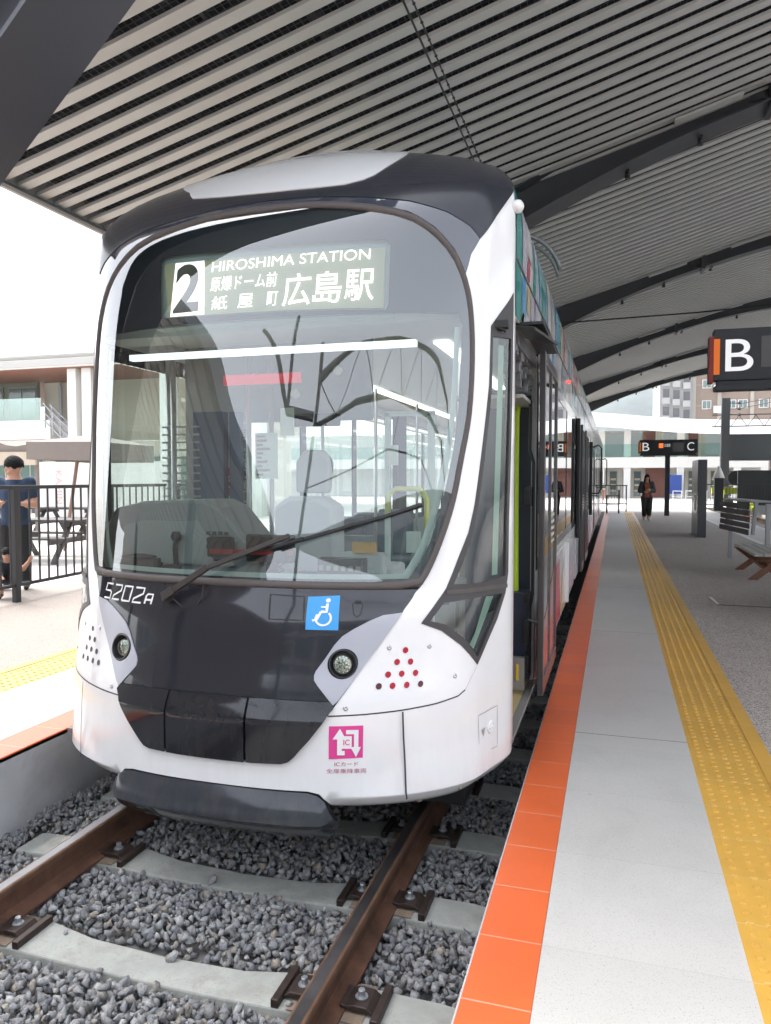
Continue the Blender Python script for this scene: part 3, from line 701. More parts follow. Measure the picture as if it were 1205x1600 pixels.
while y < 30:
    wd = rl.choice([.08, .14, .22, .3]); patch(rl.choice([0, 4, 5, 5, 3, 1, 5, 2]), y, y+wd, 2.815, rl.choice([3.0, 3.17, 3.17]), rl.uniform(-.1, .1)); y += wd+rl.choice([.01, .04, .1])
b.mi(0)
b.build('roof_edge_livery', LV, tram)
b = MB(); b.box(XR-.001, XR+.009, 3.76, YE, 2.80, 2.811); b.build('rain_gutter', mat('gutter_grey', (.12, .12, .13), .4), tram)
b = MB()
for y0, y1, c in ((5.3, 7.2, 1), (7.2, 8.0, 3), (8.2, 9.6, 4), (12.9, 14.0, 2), (14.2, 15.5, 1), (16.0, 17.4, 4), (19.8, 21.4, 1), (22.4, 24.4, 2), (26.2, 29, 1)):
    b = MB(); b.add([(XR+.002, y0, .42), (XR+.002, y1, .42), (XR+.002, y1-.1, .98), (XR+.002, y0+.25, .80)], [(0, 1, 2, 3)]); b.build('skirt_livery', LV[c], tram)
# door leaves: glazed plug doors, the first slid open along the side
def leaf(y0, y1, X, nm='door'):
    fr = MB(); z0, z1 = .40, 2.48; x0, x1 = X-.035, X
    for a, c in ((y0, y0+.055), (y1-.055, y1)): fr.box(x0, x1, a, c, z0, z1)
    fr.box(x0, x1, y0+.055, y1-.055, z1-.07, z1); fr.box(x0, x1, y0+.055, y1-.055, z0, z0+.10); ym = (y0+y1)/2
    fr.box(x0+.002, x1-.002, ym-.02, ym+.02, z0+.10, z1-.07)
    o = fr.build(nm, mat('door_frame_dark', (.05, .047, .05), .3, coat=.4), tram, bevel=.004)
    g = MB(); g.add([(X-.012, y0+.055, z0+.1), (X-.012, ym-.02, z0+.1), (X-.012, ym-.02, z1-.07), (X-.012, y0+.055, z1-.07), (X-.012, ym+.02, z0+.1), (X-.012, y1-.055, z0+.1), (X-.012, y1-.055, z1-.07), (X-.012, ym+.02, z1-.07)], [(0, 1, 2, 3), (4, 5, 6, 7)])
    g.build('door_glass', glass('door_glass', (.42, .47, .47), .12, 1.6), o)
    q = MB(); q.mi(0).add([(X-.010, y0+.056, .50), (X-.010, y1-.056, .50), (X-.010, y1-.056, 1.12), (X-.010, y0+.30, .86), (X-.010, y0+.056, .82)], [(0, 1, 2, 3, 4)])
    q.build('door_livery', mat('coral_film', (.62, .16, .17), .2, coat=.8), o)
    q = MB()
    for i in range(5): q.box(X-.010, X-.009, y0+.65, y1-.15, 1.28+i*.045, 1.30+i*.045)
    q.build('door_notice', mat('notice_cream', (.62, .60, .45), .5), o)
    return o
XD = -.40
leaf(4.57, 5.62, XD)
leaf(12.3, 13.4, XD-.03); leaf(10.9, 11.6, XD-.03); leaf(18.4, 19.05, XR); leaf(19.05, 19.7, XR); leaf(24.8, 25.4, XR); leaf(25.4, 26.0, XR)
# white pillar post beside the second bay, red side lamp, camera pods
b = MB(); b.box(XR, XR+.03, 8.05, 8.11, .42, 1.05); b.build('side_trim', WHITE2, tram)
b = MB(); b.lathe((XR+.02, 8.0, 2.72), [(.001, -.02), (.014, -.013), (.02, 0), (.014, .013), (.001, .02)], 12); b.build('side_lamp', mat('lamp_red_lit', (.8, .08, .07), .3, emit=.4), tram, smooth=True)
b = MB(); b.box(XR, XR+.05, 10.0, 10.08, .95, 2.5); b.box(XR, XR+.06, 15.4, 15.5, 1.0, 2.45); b.build('side_post', BLACK, tram, bevel=.01)
b = MB()
for y in (17.0, 28.5): b.tube([(XR, y, 2.4), (XR+.14, y-.02, 2.45), (XR+.2, y-.03, 2.38), (XR+.2, y-.03, 1.5), (XR+.14, y, 1.4), (XR, y, 1.4)], .018, 8)
b.build('mirror_bracket', BLACK, tram, smooth=True)
# doorway seen past the cab corner
DN = mat('doorway_navy', (.035, .045, .075), .4, var=.1)
b = MB(); b.box(-.95, -.515, 4.93, 5.0, .40, 2.30); b.box(-.62, -.50, 4.75, 4.93, .45, 1.0); dw = b.build('door_pocket', DN, tram, bevel=.005)
b = MB(); b.box(XR-.02, XR, 3.752, 3.775, .4, 2.52); b.build('door_edge_trim', mat('edge_pink', (.55, .42, .42), .4), tram)
b = MB(); P = [(-.600, 4.84, z) for z in (.92, 1.0, 1.4, 1.8, 2.12, 2.2)]; b.tube(P, [.022, .018, .014, .013, .016, .024], 10); b.build('grab_rail', mat('grab_rail_lime', (.55, .75, .03), .35), tram, smooth=True)
b = MB(); b.box(-.512, -.485, 4.86, 4.93, .42, 2.5); b.build('door_post', mat('post_light', (.45, .44, .43), .4), tram)
b = MB(); b.tube([(-.500, 4.70, 2.2), (-.505, 4.72, 1.9), (-.48, 4.70, 1.82), (-.48, 4.70, 1.0), (-.50, 4.72, .9), (-.5, 4.72, .5)], .011, 8); b.tube([(-.50, 4.70, .84), (-.42, 4.60, .84)], .01, 6)
for z, h_ in ((.70, .14), (.52, .10), (1.55, .12), (.95, .06)): b.box(-.53, -.495, 4.66, 4.74, z, z+h_)
b.build('door_linkage', mat('linkage_dark', (.04, .04, .04), .4, metal=.6), tram, bevel=.003)
b = MB(); b.box(-.60, -.515, 4.60, 4.64, .42, .62); q = b.build('step_sensor', mat('alloy', (.4, .4, .4), .4, metal=.7), tram); b = MB(); b.box(-.565, -.55, 4.592, 4.60, .48, .58); b.build('sensor_label', mat('label_yellow', (.7, .5, .03), .5), q)
b = MB(); b.box(-.98, -.485, 3.77, 4.93, .36, .385); b.mi(1).box(-.66, -.53, 3.78, 4.92, .385, .392); b.build('doorway_floor', [mat('step_grey', (.20, .19, .18), .7), mat('step_tactile', (.42, .32, .14), .6, bump=.3, bscale=120)], tram)
b = MB(); b.bar((-.49, 3.9, 2.51), (-.40, 4.3, 2.49), .012, .20, (1, 0, -.3)); b.box(-.48, -.36, 3.95, 4.92, 2.515, 2.53); b.build('header_flap', mat('flap_black', (.02, .02, .02), .35), tram)
b = MB(); rr = random.Random(3)
b.box(-.60, -.49, 4.0, 4.9, 2.42, 2.50)
for i in range(26):
    y = 3.95+rr.random()*.9; z = 2.22+rr.random()*.2; a_ = .02+rr.random()*.04; b.box(-.60+rr.random()*.05, -.50, y, y+a_*1.6, z, z+a_)
b.build('door_mechanism', mat('mechanism_metal', (.28, .28, .29), .35, metal=.8), tram, bevel=.002)
b = MB(); b.box(-.9, -.50, 4.3, 4.93, 2.18, 2.20); b.build('header_shelf', mat('post_light', 0), tram)
# underframe, wheels
b = MB(); b.box(CX-1.0, CX+1.0, 3.6, YE, .10, .36); b.box(CX-1.15, CX+1.15, 3.9, YE, .28, .38); b.build('underframe', BLACK, tram)
for y in (5.2, 6.9, 13.0, 14.7, 18.0, 20.0, 27.5, 29.2):
    b = MB()
    for x in (CX-.74, CX+.74): b.lathe((x, y, .29), [(.29, -.05), (.31, -.05), (.31, -.02), (.29, .06), (.2, .06)], 28, M=Matrix.Rotation(radians(90), 3, 'Y'))
    b.build('wheelset', mat('wheel_steel', (.2, .17, .15), .5, metal=.6), tram, smooth=True, autos=35)
# pantograph
b = MB(); AR = [(-.86+.38*sin(t), 6.6+.12*t, 3.50+.335*cos(t)) for t in np.linspace(-.5, 1.45, 14)]; b.tube(AR, .020, 8); b.tube([(x-.02, y+.10, z-.035) for x, y, z in AR], .014, 8)
b.build('current_horn', mat('panto_grey', (.2, .21, .22), .35, metal=.7), tram, smooth=True); b = MB()
for x in (-2.2, -1.2): b.tube([(x, 14.2, 3.6), (x+(.1 if x < -1.7 else -.1), 15.6, 3.75), (x+(.25 if x < -1.7 else -.25), 14.3, 3.82)], .025, 8)
b.tube([(-2.5, 14.3, 3.74), (-2.2, 14.3, 3.83), (-1.2, 14.3, 3.83), (-.9, 14.3, 3.74)], .02, 8); b.box(-2.2, -1.2, 13.9, 15.8, 3.6, 3.68); b.build('pantograph', mat('panto_grey', (.2, .21, .22), .35, metal=.7), tram, smooth=True, autos=35)
# ------------------------------------------------------------------ cab and saloon interior
GI = mat('cab_grey', (.30, .31, .32), .6, var=.08); GL = mat('cab_light_grey', (.48, .50, .50), .55); GD = mat('cab_dark', (.04, .042, .05), .5)
b = MB(); b.box(CX-1.15, CX+.70, 3.35, 4.93, .34, .36); b.box(CX-1.15, CX+1.15, 4.93, YE-.3, .34, .36); b.build('saloon_floor', mat('saloon_floor_grey', (.22, .22, .23), .6), tram)
b = MB(); b.box(CX-1.18, CX+1.18, 3.85, YE-.3, 2.62, 2.64); b.box(CX-1.12, CX+1.12, 3.62, 3.85, 2.50, 2.60); b.build('saloon_ceiling', mat('ceiling_white', (.6, .62, .62), .5), tram)
b = MB()
for x in (CX-.6, CX+.6): b.box(x-.05, x+.05, 4.8, 28, 2.600, 2.615)
b.build('saloon_lights', mat('saloon_light', (1, .98, .94), .4, emit=.5), tram)
b = MB(); b.box(CX-.80, CX+.78, 3.46, 3.50, 2.350, 2.380); b.build('cab_light_bar', mat('cab_light', (.86, 1, .95), .4, emit=.30), tram)
b = MB(); prof = [(-2.70, 1.0), (-2.70, 1.40), (-2.60, 1.56), (-2.42, 1.60), (-2.05, 1.61), (-1.96, 1.57), (-1.66, 1.24), (-1.64, 1.0)]
b.prism(prof, lambda p: (p[0], 3.46, p[1]), lambda p: (p[0], 3.80, p[1])); b.build('dashboard_hood', GI, tram, bevel=.02)
b = MB(); prof = [(-2.56, 1.28), (-2.52, 1.47), (-2.40, 1.50), (-2.08, 1.50), (-1.86, 1.27)]
b.prism(prof, lambda p: (p[0], 3.44, p[1]), lambda p: (p[0], 3.46, p[1])); b.build('dashboard_face', mat('dash_face', (.36, .38, .38), .5), tram)
b = MB(); b.box(CX-.72, CX+.72, 3.24, 3.9, 1.12, 1.20); b.box(CX-.95, CX+.95, 3.45, 3.9, 1.12, 1.20); b.box(CX-.7, CX+.7, 3.26, 3.34, .5, 1.20); b.build('dashboard', mat('dash_dark', (.06, .062, .065), .5), tram, bevel=.01)
b = MB(); b.box(-2.55, -2.30, 3.38, 3.5, 1.20, 1.30); b.lathe((-2.42, 3.42, 1.30), [(.10, 0), (.10, .01), (.085, .012), (.03, .02)], 20); b.box(-2.25, -2.16, 3.36, 3.42, 1.20, 1.27); b.box(-2.0, -1.86, 3.40, 3.44, 1.32, 1.42); b.build('controls', BLACK, tram, bevel=.008)
b = MB()
for i in range(3):
    for j in range(4): b.box(-2.02+j*.035, -2.0+j*.035, 3.430, 3.436, 1.36+i*.035, 1.378+i*.035)
b.build('control_buttons', mat('button_dark', (.1, .09, .08), .5), tram)
b = MB(); b.box(-1.78, -1.52, 3.40, 3.44, 1.30, 1.44); b.box(-1.68, -1.62, 3.42, 3.46, 1.2, 1.3); b.build('cab_monitor', BLACK, tram, bevel=.01)
b = MB(); b.box(-1.98, -1.52, 3.395, 3.40, 1.338, 1.362); b.build('red_light_strip', mat('red_strip', (.35, .03, .03), .4), tram)
se = MB(); se.prism([(0, 0), (.40, 0), (.42, .1), (.40, .60), (.30, .66), (.10, .66), (0, .6), (-.02, .1)], lambda p: (-2.02+p[0], 4.26-p[1]*.06, .95+p[1]), lambda p: (-2.02+p[0], 4.38+p[1]*.1, .95+p[1]))
se.box(-2.06, -1.58, 3.86, 4.34, .82, .96); se.box(-1.9, -1.72, 4.0, 4.2, .36, .82); sq = se.build('driver_seat', mat('seat_grey', (.45, .45, .46), .7), tram, bevel=.03)
se = MB(); se.prism([(0, 0), (.22, 0), (.24, .2), (.18, .27), (.06, .27), (0, .2)], lambda p: (-1.93+p[0], 4.36, 1.63+p[1]), lambda p: (-1.93+p[0], 4.44, 1.63+p[1])); se.build('headrest', MATS['seat_grey'], sq, bevel=.02)
# partition behind the driver with bulkhead, posts and door frame
b = MB(); b.box(-2.86, -1.50, 4.60, 4.64, 2.10, 2.62); b.box(-2.10, -1.50, 4.60, 4.64, .36, 1.35); b.box(-2.86, -2.72, 4.60, 4.64, .36, 2.10); b.build('cab_partition', GI, tram)
b = MB(); b.box(-2.62, -2.40, 4.30, 4.36, 1.1, 2.15); b.box(-2.38, -2.30, 4.34, 4.38, .9, 2.15); b.build('blue_locker', mat('locker_blue', (.09, .14, .22), .5), tram)
b = MB()
for x, y in ((-2.80, 4.3), (-2.70, 4.2), (-2.22, 4.3), (-2.16, 4.5)): b.tube([(x, y, .4), (x, y, 2.5)], .018, 8)
b.build('cab_poles', mat('pole_steel', (.5, .5, .5), .3, metal=.5), tram, smooth=True)
b = MB(); b.box(-1.35, -1.32, 4.4, 4.43, .4, 2.12); b.box(-1.08, -1.04, 4.4, 4.43, .4, 2.12); b.box(-1.35, -1.04, 4.4, 4.43, 2.10, 2.13); b.build('inner_door_frame', mat('frame_pale', (.55, .62, .58), .4), tram)
b = MB(); b.box(-2.33, -1.82, 4.18, 4.21, 2.30, 2.36); b.build('red_notice_bar', mat('notice_red', (.65, .06, .07), .5, emit=.12), tram)
b = MB(); b.box(-1.52, -1.20, 4.1, 4.35, .36, 1.22); b.box(-1.50, -1.24, 4.02, 4.1, 1.10, 1.30); fb = b.build('fare_box', GL, tram, bevel=.02)
b = MB(); b.box(-1.42, -1.28, 4.0, 4.018, 1.30, 1.36); b.build('fare_reader', mat('reader_orange', (.7, .35, .05), .5), fb)
b = MB()
for i in range(4):
    for j in range(3): b.box(-1.48+i*.05, -1.45+i*.05, 4.012, 4.019, 1.14+j*.04, 1.16+j*.04)
b.build('fare_buttons', mat('button_pale', (.5, .55, .5), .5), fb)
b = MB(); P = [(-1.30, 4.3, 1.5), (-1.30, 4.3, 1.62), (-1.25, 4.3, 1.66), (-1.10, 4.3, 1.66), (-1.06, 4.3, 1.60), (-1.06, 4.3, 1.4)]; b.tube(P, .016, 8); b.build('yellow_handrail', mat('rail_yellow', (.6, .6, .12), .4), tram, smooth=True)
q = MB(); q.box(-2.12, -1.97, 4.19, 4.195, 1.72, 2.0); q.box(-1.95, -1.86, 4.19, 4.195, 1.98, 2.15); q.build('cab_notice', mat('paper', (.62, .66, .6), .7), tram)
q = MB(); rr = random.Random(8)
for i in range(10): z = 1.74+i*.026; q.box(-2.11, -2.11+.03+rr.random()*.06, 4.186, 4.189, z, z+.012)
q.build('notice_print', mat('print_grey', (.15, .12, .12), .7), tram)
# mirrored banner stuck on the far door glass, facing out to the left
bn = MB(); bn.box(-2.50, -2.28, 4.44, 4.445, 1.42, 2.08); bo = bn.build('window_banner', mat('banner_pale', (.50, .54, .50), .7), tram)
q = MB()
for xc, body_, z1, z0 in ((-2.315, '話題はひろしまの', 2.05, 1.50), (-2.39, 'ことだけ', 2.05, 1.80), (-2.46, '史上初!?', 2.05, 1.80)):
    n = len(body_); h_ = (z1-z0)/n
    for i, ch in enumerate(body_): fit_text(q, ch, 0, .045, z1-(i+1)*h_+.006, z1-i*h_-.006, lambda x, y, xc=xc: (xc+.022-x, 4.436, y), .01)
q.build('banner_print', mat('print_grey', 0), bo)
q = MB(); q.add([(-2.42+.055*cos(t), 4.437, 1.70+.10*sin(t)) for t in np.linspace(0, 2*pi, 24, endpoint=False)], [tuple(range(24))]); q.build('banner_disc', mat('banner_red', (.5, .06, .07), .6), bo)
q = MB(); fit_text(q, 'ひろ', 0, .06, 1.66, 1.74, lambda x, y: (-2.39-x, 4.434, y), .01); q.build('banner_disc_print', mat('paper', 0), bo)
# saloon seats and poles
for y in (6.5, 7.4, 8.3, 12, 13, 14, 17, 18, 20, 21, 24, 25, 27, 28):
    for x in (CX-.85, CX+.85):
        b = MB(); b.box(x-.3, x+.3, y, y+.45, .36, .80); b.box(x-.22, x+.22, y+.40, y+.48, .80, 1.35); b.build('saloon_seat', mat('saloon_seat_blue', (.10, .12, .16), .8), tram, bevel=.03)
b = MB()
for y in (5.6, 7.0, 8.6, 11.2, 13.4, 17, 20, 24): b.tube([(CX+.55, y, .36), (CX+.55, y, 2.6)], .017, 8); b.tube([(CX-.55, y, .36), (CX-.55, y, 2.6)], .017, 8)
b.build('saloon_poles', mat('pole_steel', 0), tram, smooth=True)

# small fittings of the cab
b = MB(); b.tube([(-2.20, 3.44, 1.20), (-2.20, 3.42, 1.36), (-2.18, 3.40, 1.40)], .014, 8); b.lathe((-2.18, 3.40, 1.40), [(.02, 0), (.028, .02), (.018, .045)], 10); b.build('drive_lever', BLACK, tram, smooth=True)
b = MB(); P = [(-1.58+.012*cos(t*2.2), 3.40+.012*sin(t*2.2), 1.30-.10*t/9) for t in np.linspace(0, 9*pi, 60)]; b.tube(P, .004, 5); b.box(-1.62, -1.55, 3.38, 3.42, 1.30, 1.42); b.build('radio_handset', BLACK, tram)
b = MB(); b.box(-1.40, -1.16, 3.42, 3.50, 1.20, 1.33); b.build('side_console', GD, tram, bevel=.01)
q = MB(); rr = random.Random(12)
for i in range(6):
    for j in range(2): q.box(-1.385+i*.038, -1.362+i*.038, 3.412, 3.419, 1.225+j*.045, 1.25+j*.045)
q.build('console_switches', mat('switch_pale', (.5, .5, .42), .5), tram)
for x, z in ((-2.30, 2.40), (-2.02, 2.28), (-1.72, 2.42)):
    q = MB(); q.lathe((x, 4.58, z), [(.001, -.02), (.03, -.02), (.034, .0), (.03, .02), (.001, .02)], 12, M=Matrix.Rotation(radians(90), 3, 'X')); q.build('ceiling_speaker', mat('paper', 0), tram, smooth=True)
q = MB(); q.box(-2.10, -1.70, 4.50, 4.58, 2.06, 2.14); q.build('cab_blower', GD, tram, bevel=.01)
q = MB(); [q.box(-2.84, -2.56, 4.28, 4.285, 1.30+i*.05, 1.312+i*.05) for i in range(16)]; q.build('cab_blind', mat('blind_grey', (.3, .33, .35), .6), tram)
q = MB(); q.box(-1.13, -1.05, 4.1, 4.12, 1.30, 1.42); q.box(-1.30, -1.24, 4.30, 4.32, 1.8, 1.92); q.build('door_notice', mat('paper', 0), tram)

# ================================================================== SETTING
def joints(m, axis, pitch, off, wd, c, fac=1.0):
    """thin joint lines every pitch metres along an axis of the object, mixed over the base colour"""
    n = m.node_tree; b = n.nodes['Principled BSDF']; L = n.links
    tc = n.nodes.new('ShaderNodeTexCoord'); s = n.nodes.new('ShaderNodeSeparateXYZ'); L.new(tc.outputs['Object'], s.inputs[0])
    a = n.nodes.new('ShaderNodeMath'); a.operation = 'ADD'; a.inputs[1].default_value = off+1000*pitch; L.new(s.outputs[axis], a.inputs[0])
    q = n.nodes.new('ShaderNodeMath'); q.operation = 'MODULO'; q.inputs[1].default_value = pitch; L.new(a.outputs[0], q.inputs[0])
    r = n.nodes.new('ShaderNodeMath'); r.operation = 'LESS_THAN'; r.inputs[1].default_value = wd; L.new(q.outputs[0], r.inputs[0])
    f = n.nodes.new('ShaderNodeMath'); f.operation = 'MULTIPLY'; f.inputs[1].default_value = fac; L.new(r.outputs[0], f.inputs[0])
    x = n.nodes.new('ShaderNodeMix'); x.data_type = 'RGBA'; x.inputs[7].default_value = (*c, 1); L.new(f.outputs[0], x.inputs[0])
    old = b.inputs['Base Color'].links
    if old: L.new(old[0].from_socket, x.inputs[6])
    else: x.inputs[6].default_value = b.inputs['Base Color'].default_value
    L.new(x.outputs[2], b.inputs['Base Color']); return m
def wear(m, pitch=0, off=0, amt=.10, stain=.16, scale=2.2, dirt=(.10, .085, .07)):
    """tile-to-tile tone, cloudy staining and a few small dark spots multiplied over the base colour"""
    n = m.node_tree; b = n.nodes['Principled BSDF']; L = n.links
    tc = n.nodes.new('ShaderNodeTexCoord'); old = b.inputs['Base Color'].links
    src = old[0].from_socket if old else None
    def mul(fac_socket, col2):
        nonlocal src
        x = n.nodes.new('ShaderNodeMix'); x.data_type = 'RGBA'; L.new(fac_socket, x.inputs[0])
        if src: L.new(src, x.inputs[6])
        else: x.inputs[6].default_value = b.inputs['Base Color'].default_value
        x.inputs[7].default_value = (*col2, 1); src = x.outputs[2]
    base = b.inputs['Base Color'].default_value[:3]
    if pitch:
        s = n.nodes.new('ShaderNodeSeparateXYZ'); L.new(tc.outputs['Object'], s.inputs[0])
        q = n.nodes.new('ShaderNodeMath'); q.operation = 'ADD'; q.inputs[1].default_value = off; L.new(s.outputs[1], q.inputs[0])
        d = n.nodes.new('ShaderNodeMath'); d.operation = 'DIVIDE'; d.inputs[1].default_value = pitch; L.new(q.outputs[0], d.inputs[0])
        f = n.nodes.new('ShaderNodeMath'); f.operation = 'FLOOR'; L.new(d.outputs[0], f.inputs[0])
        w_ = n.nodes.new('ShaderNodeTexWhiteNoise'); w_.noise_dimensions = '1D'; L.new(f.outputs[0], w_.inputs['W'])
        g = n.nodes.new('ShaderNodeMath'); g.operation = 'MULTIPLY'; g.inputs[1].default_value = amt; L.new(w_.outputs['Value'], g.inputs[0]); mul(g.outputs[0], tuple(c*.35 for c in base))
    t = n.nodes.new('ShaderNodeTexNoise'); t.inputs['Scale'].default_value = scale; t.inputs['Detail'].default_value = 9; t.inputs['Roughness'].default_value = .7; t.inputs['Distortion'].default_value = .6; L.new(tc.outputs['Object'], t.inputs['Vector'])
    k = n.nodes.new('ShaderNodeMapRange'); k.inputs['From Min'].default_value = .50; k.inputs['From Max'].default_value = .72; k.inputs['To Max'].default_value = stain; L.new(t.outputs['Fac'], k.inputs['Value']); mul(k.outputs[0], dirt)
    v = n.nodes.new('ShaderNodeTexVoronoi'); v.inputs['Scale'].default_value = 3.1; L.new(tc.outputs['Object'], v.inputs['Vector'])
    k2 = n.nodes.new('ShaderNodeMapRange'); k2.inputs['From Min'].default_value = .035; k2.inputs['From Max'].default_value = .02; k2.inputs['To Max'].default_value = stain*2.2; L.new(v.outputs['Distance'], k2.inputs['Value']); mul(k2.outputs[0], dirt)
    L.new(src, b.inputs['Base Color']); return m
ORANGE = mat('edge_orange', (.70, .13, .035), .42, var=.10, vscale=2.5, bump=.03, bscale=300)
joints(ORANGE, 1, .308, .154, .006, (.62, .28, .18)); 
PAVE = mat('paving_grey', (.50, .485, .455), .6, var=.07, vscale=1.3, speck=(.24, .23, .22, .62), sscale=260, bump=.03, bscale=250)
joints(PAVE, 1, .616, .154, .004, (.34, .34, .34), .5); joints(PAVE, 1, 3.02, 1.68, .009, (.10, .10, .10), .9)
YEL = mat('tactile_yellow', (.62, .35, .06), .5, var=.12, vscale=3, bump=.03, bscale=200)
joints(YEL, 1, .308, .154, .006, (.62, .43, .15))
AGG = mat('exposed_aggregate', (.47, .415, .365), .75, var=.12, vscale=.7, speck=(.13, .11, .10, .52), sscale=120, bump=.12, bscale=180)
CONC = mat('concrete', (.48, .49, .50), .75, var=.16, vscale=2.2, bump=.08, bscale=40)
wear(ORANGE, .308, .154, .16, .16, 3, (.30, .07, .03)); wear(PAVE, .616, .154, .07, .14, 1.6, (.16, .15, .13)); wear(YEL, .308, .154, .12, .16, 3, (.30, .16, .03)); wear(AGG, 0, 0, 0, .22, .9); wear(CONC, 0, 0, 0, .30, 1.8, (.14, .135, .125))
PLAZA = mat('plaza_pale', (.50, .48, .45), .8, var=.06, vscale=.6)
def struct(mb, name, m, bevel=0): return tag(mb.build(name, m, None, bevel=bevel), kind='structure')
ZP = .27
struct(MB().box(-3000, 3000, -600, 3400, -.60, -.50), 'ground', mat('ground_grey', (.25, .25, .24), .9, var=.1, vscale=.1))
struct(MB().box(-.400, 4.20, -14, 34.4, -.45, ZP-.008), 'platform', CONC)
def sheet(x0, x1, y0, y1, z, name, m): return struct(MB().add([(x0, y0, z), (x1, y0, z), (x1, y1, z), (x0, y1, z)], [(0, 1, 2, 3)]), name, m)
struct(MB().box(-.394, -.197, -14, 32.2, ZP-.06, ZP), 'platform_edge', ORANGE, bevel=.004)
sheet(-.197, .400, -14, 32.2, ZP, 'platform_paving', PAVE)
sheet(.800, 3.10, -14, 34.4, ZP, 'platform_floor', AGG)
sheet(3.10, 3.22, -14, 60, ZP+.001, 'platform_line', mat('line_pale', (.62, .62, .62), .6))
sheet(3.22, 4.08, -14, 34.4, ZP, 'platform_far_paving', PAVE)
struct(MB().box(4.08, 4.21, -14, 34.4, ZP-.05, ZP+.002), 'platform_far_edge', mat('line_pale', 0))
sheet(-.394, .400, 32.2, 34.4, ZP, 'platform_end_paving', mat('paving_light', (.5, .49, .46), .7, var=.05))
# tactile strip with real domes and bar
def tactile(x0, x1, y0, y1, name, dome_to, bar_right=True):
    b = MB().add([(x0, y0, ZP), (x1, y0, ZP), (x1, y1, ZP), (x0, y1, ZP)], [(0, 1, 2, 3)])
    wd = x1-x0; sx = 1 if bar_right else -1; xs0 = x0 if bar_right else x1
    if bar_right is not None:
        b.box(xs0+sx*wd*.83-.012, xs0+sx*wd*.83+.012, y0, y1, ZP, ZP+.005)
    y = .9 if y0 < 0 else y0+.03
    while y < dome_to:
        nn = 8 if y < 8 else 6
        for i in range(5):
            x = xs0+sx*(.04+i*.0615*wd/.4); b.lathe((x, y, ZP), [(.0145, 0), (.012, .005), (.007, .0062)], nn)
        y += .0616
    return struct(b, name, YEL)
tactile(.400, .800, -14, 34.4, 'tactile_paving', 33.5)
# left platform: kerb, bands, pavement
struct(MB().box(-40, -3.03, -14, 60, -.45, ZP-.008), 'far_platform', CONC)
struct(MB().box(-3.24, -3.03, -14, 34, ZP-.03, ZP), 'far_platform_edge', ORANGE, bevel=.004)
sheet(-3.95, -3.24, -14, 60, ZP, 'far_platform_paving', PAVE)
tactile(-4.43, -3.95, -14, 60, 'far_tactile_paving', 12, False)
sheet(-7.6, -4.43, -14, 60, ZP, 'far_platform_floor', mat('aggregate_shaded', (.27, .235, .205), .8, var=.12, vscale=.7, speck=(.13, .11, .10, .55), sscale=120, bump=.1, bscale=180))  # darker copy of the platform aggregate, shade put into its colour under open sky
sheet(-40, -7.6, -14, 60, ZP, 'plaza', PLAZA)
sheet(-60, 60, 60, 130, ZP-.0, 'forecourt', PLAZA)
struct(MB().box(-3.03, 4.2, 34.4, 60, -.45, ZP), 'station_forecourt', PLAZA)
struct(MB().box(4.22, 60, 41, 60, -.45, ZP-.001), 'far_forecourt', PLAZA)
struct(MB().box(7.0, 60, -14, 41, -.45, .10), 'yard_ground', mat('yard_grey', (.38, .37, .35), .9, var=.15, vscale=1))

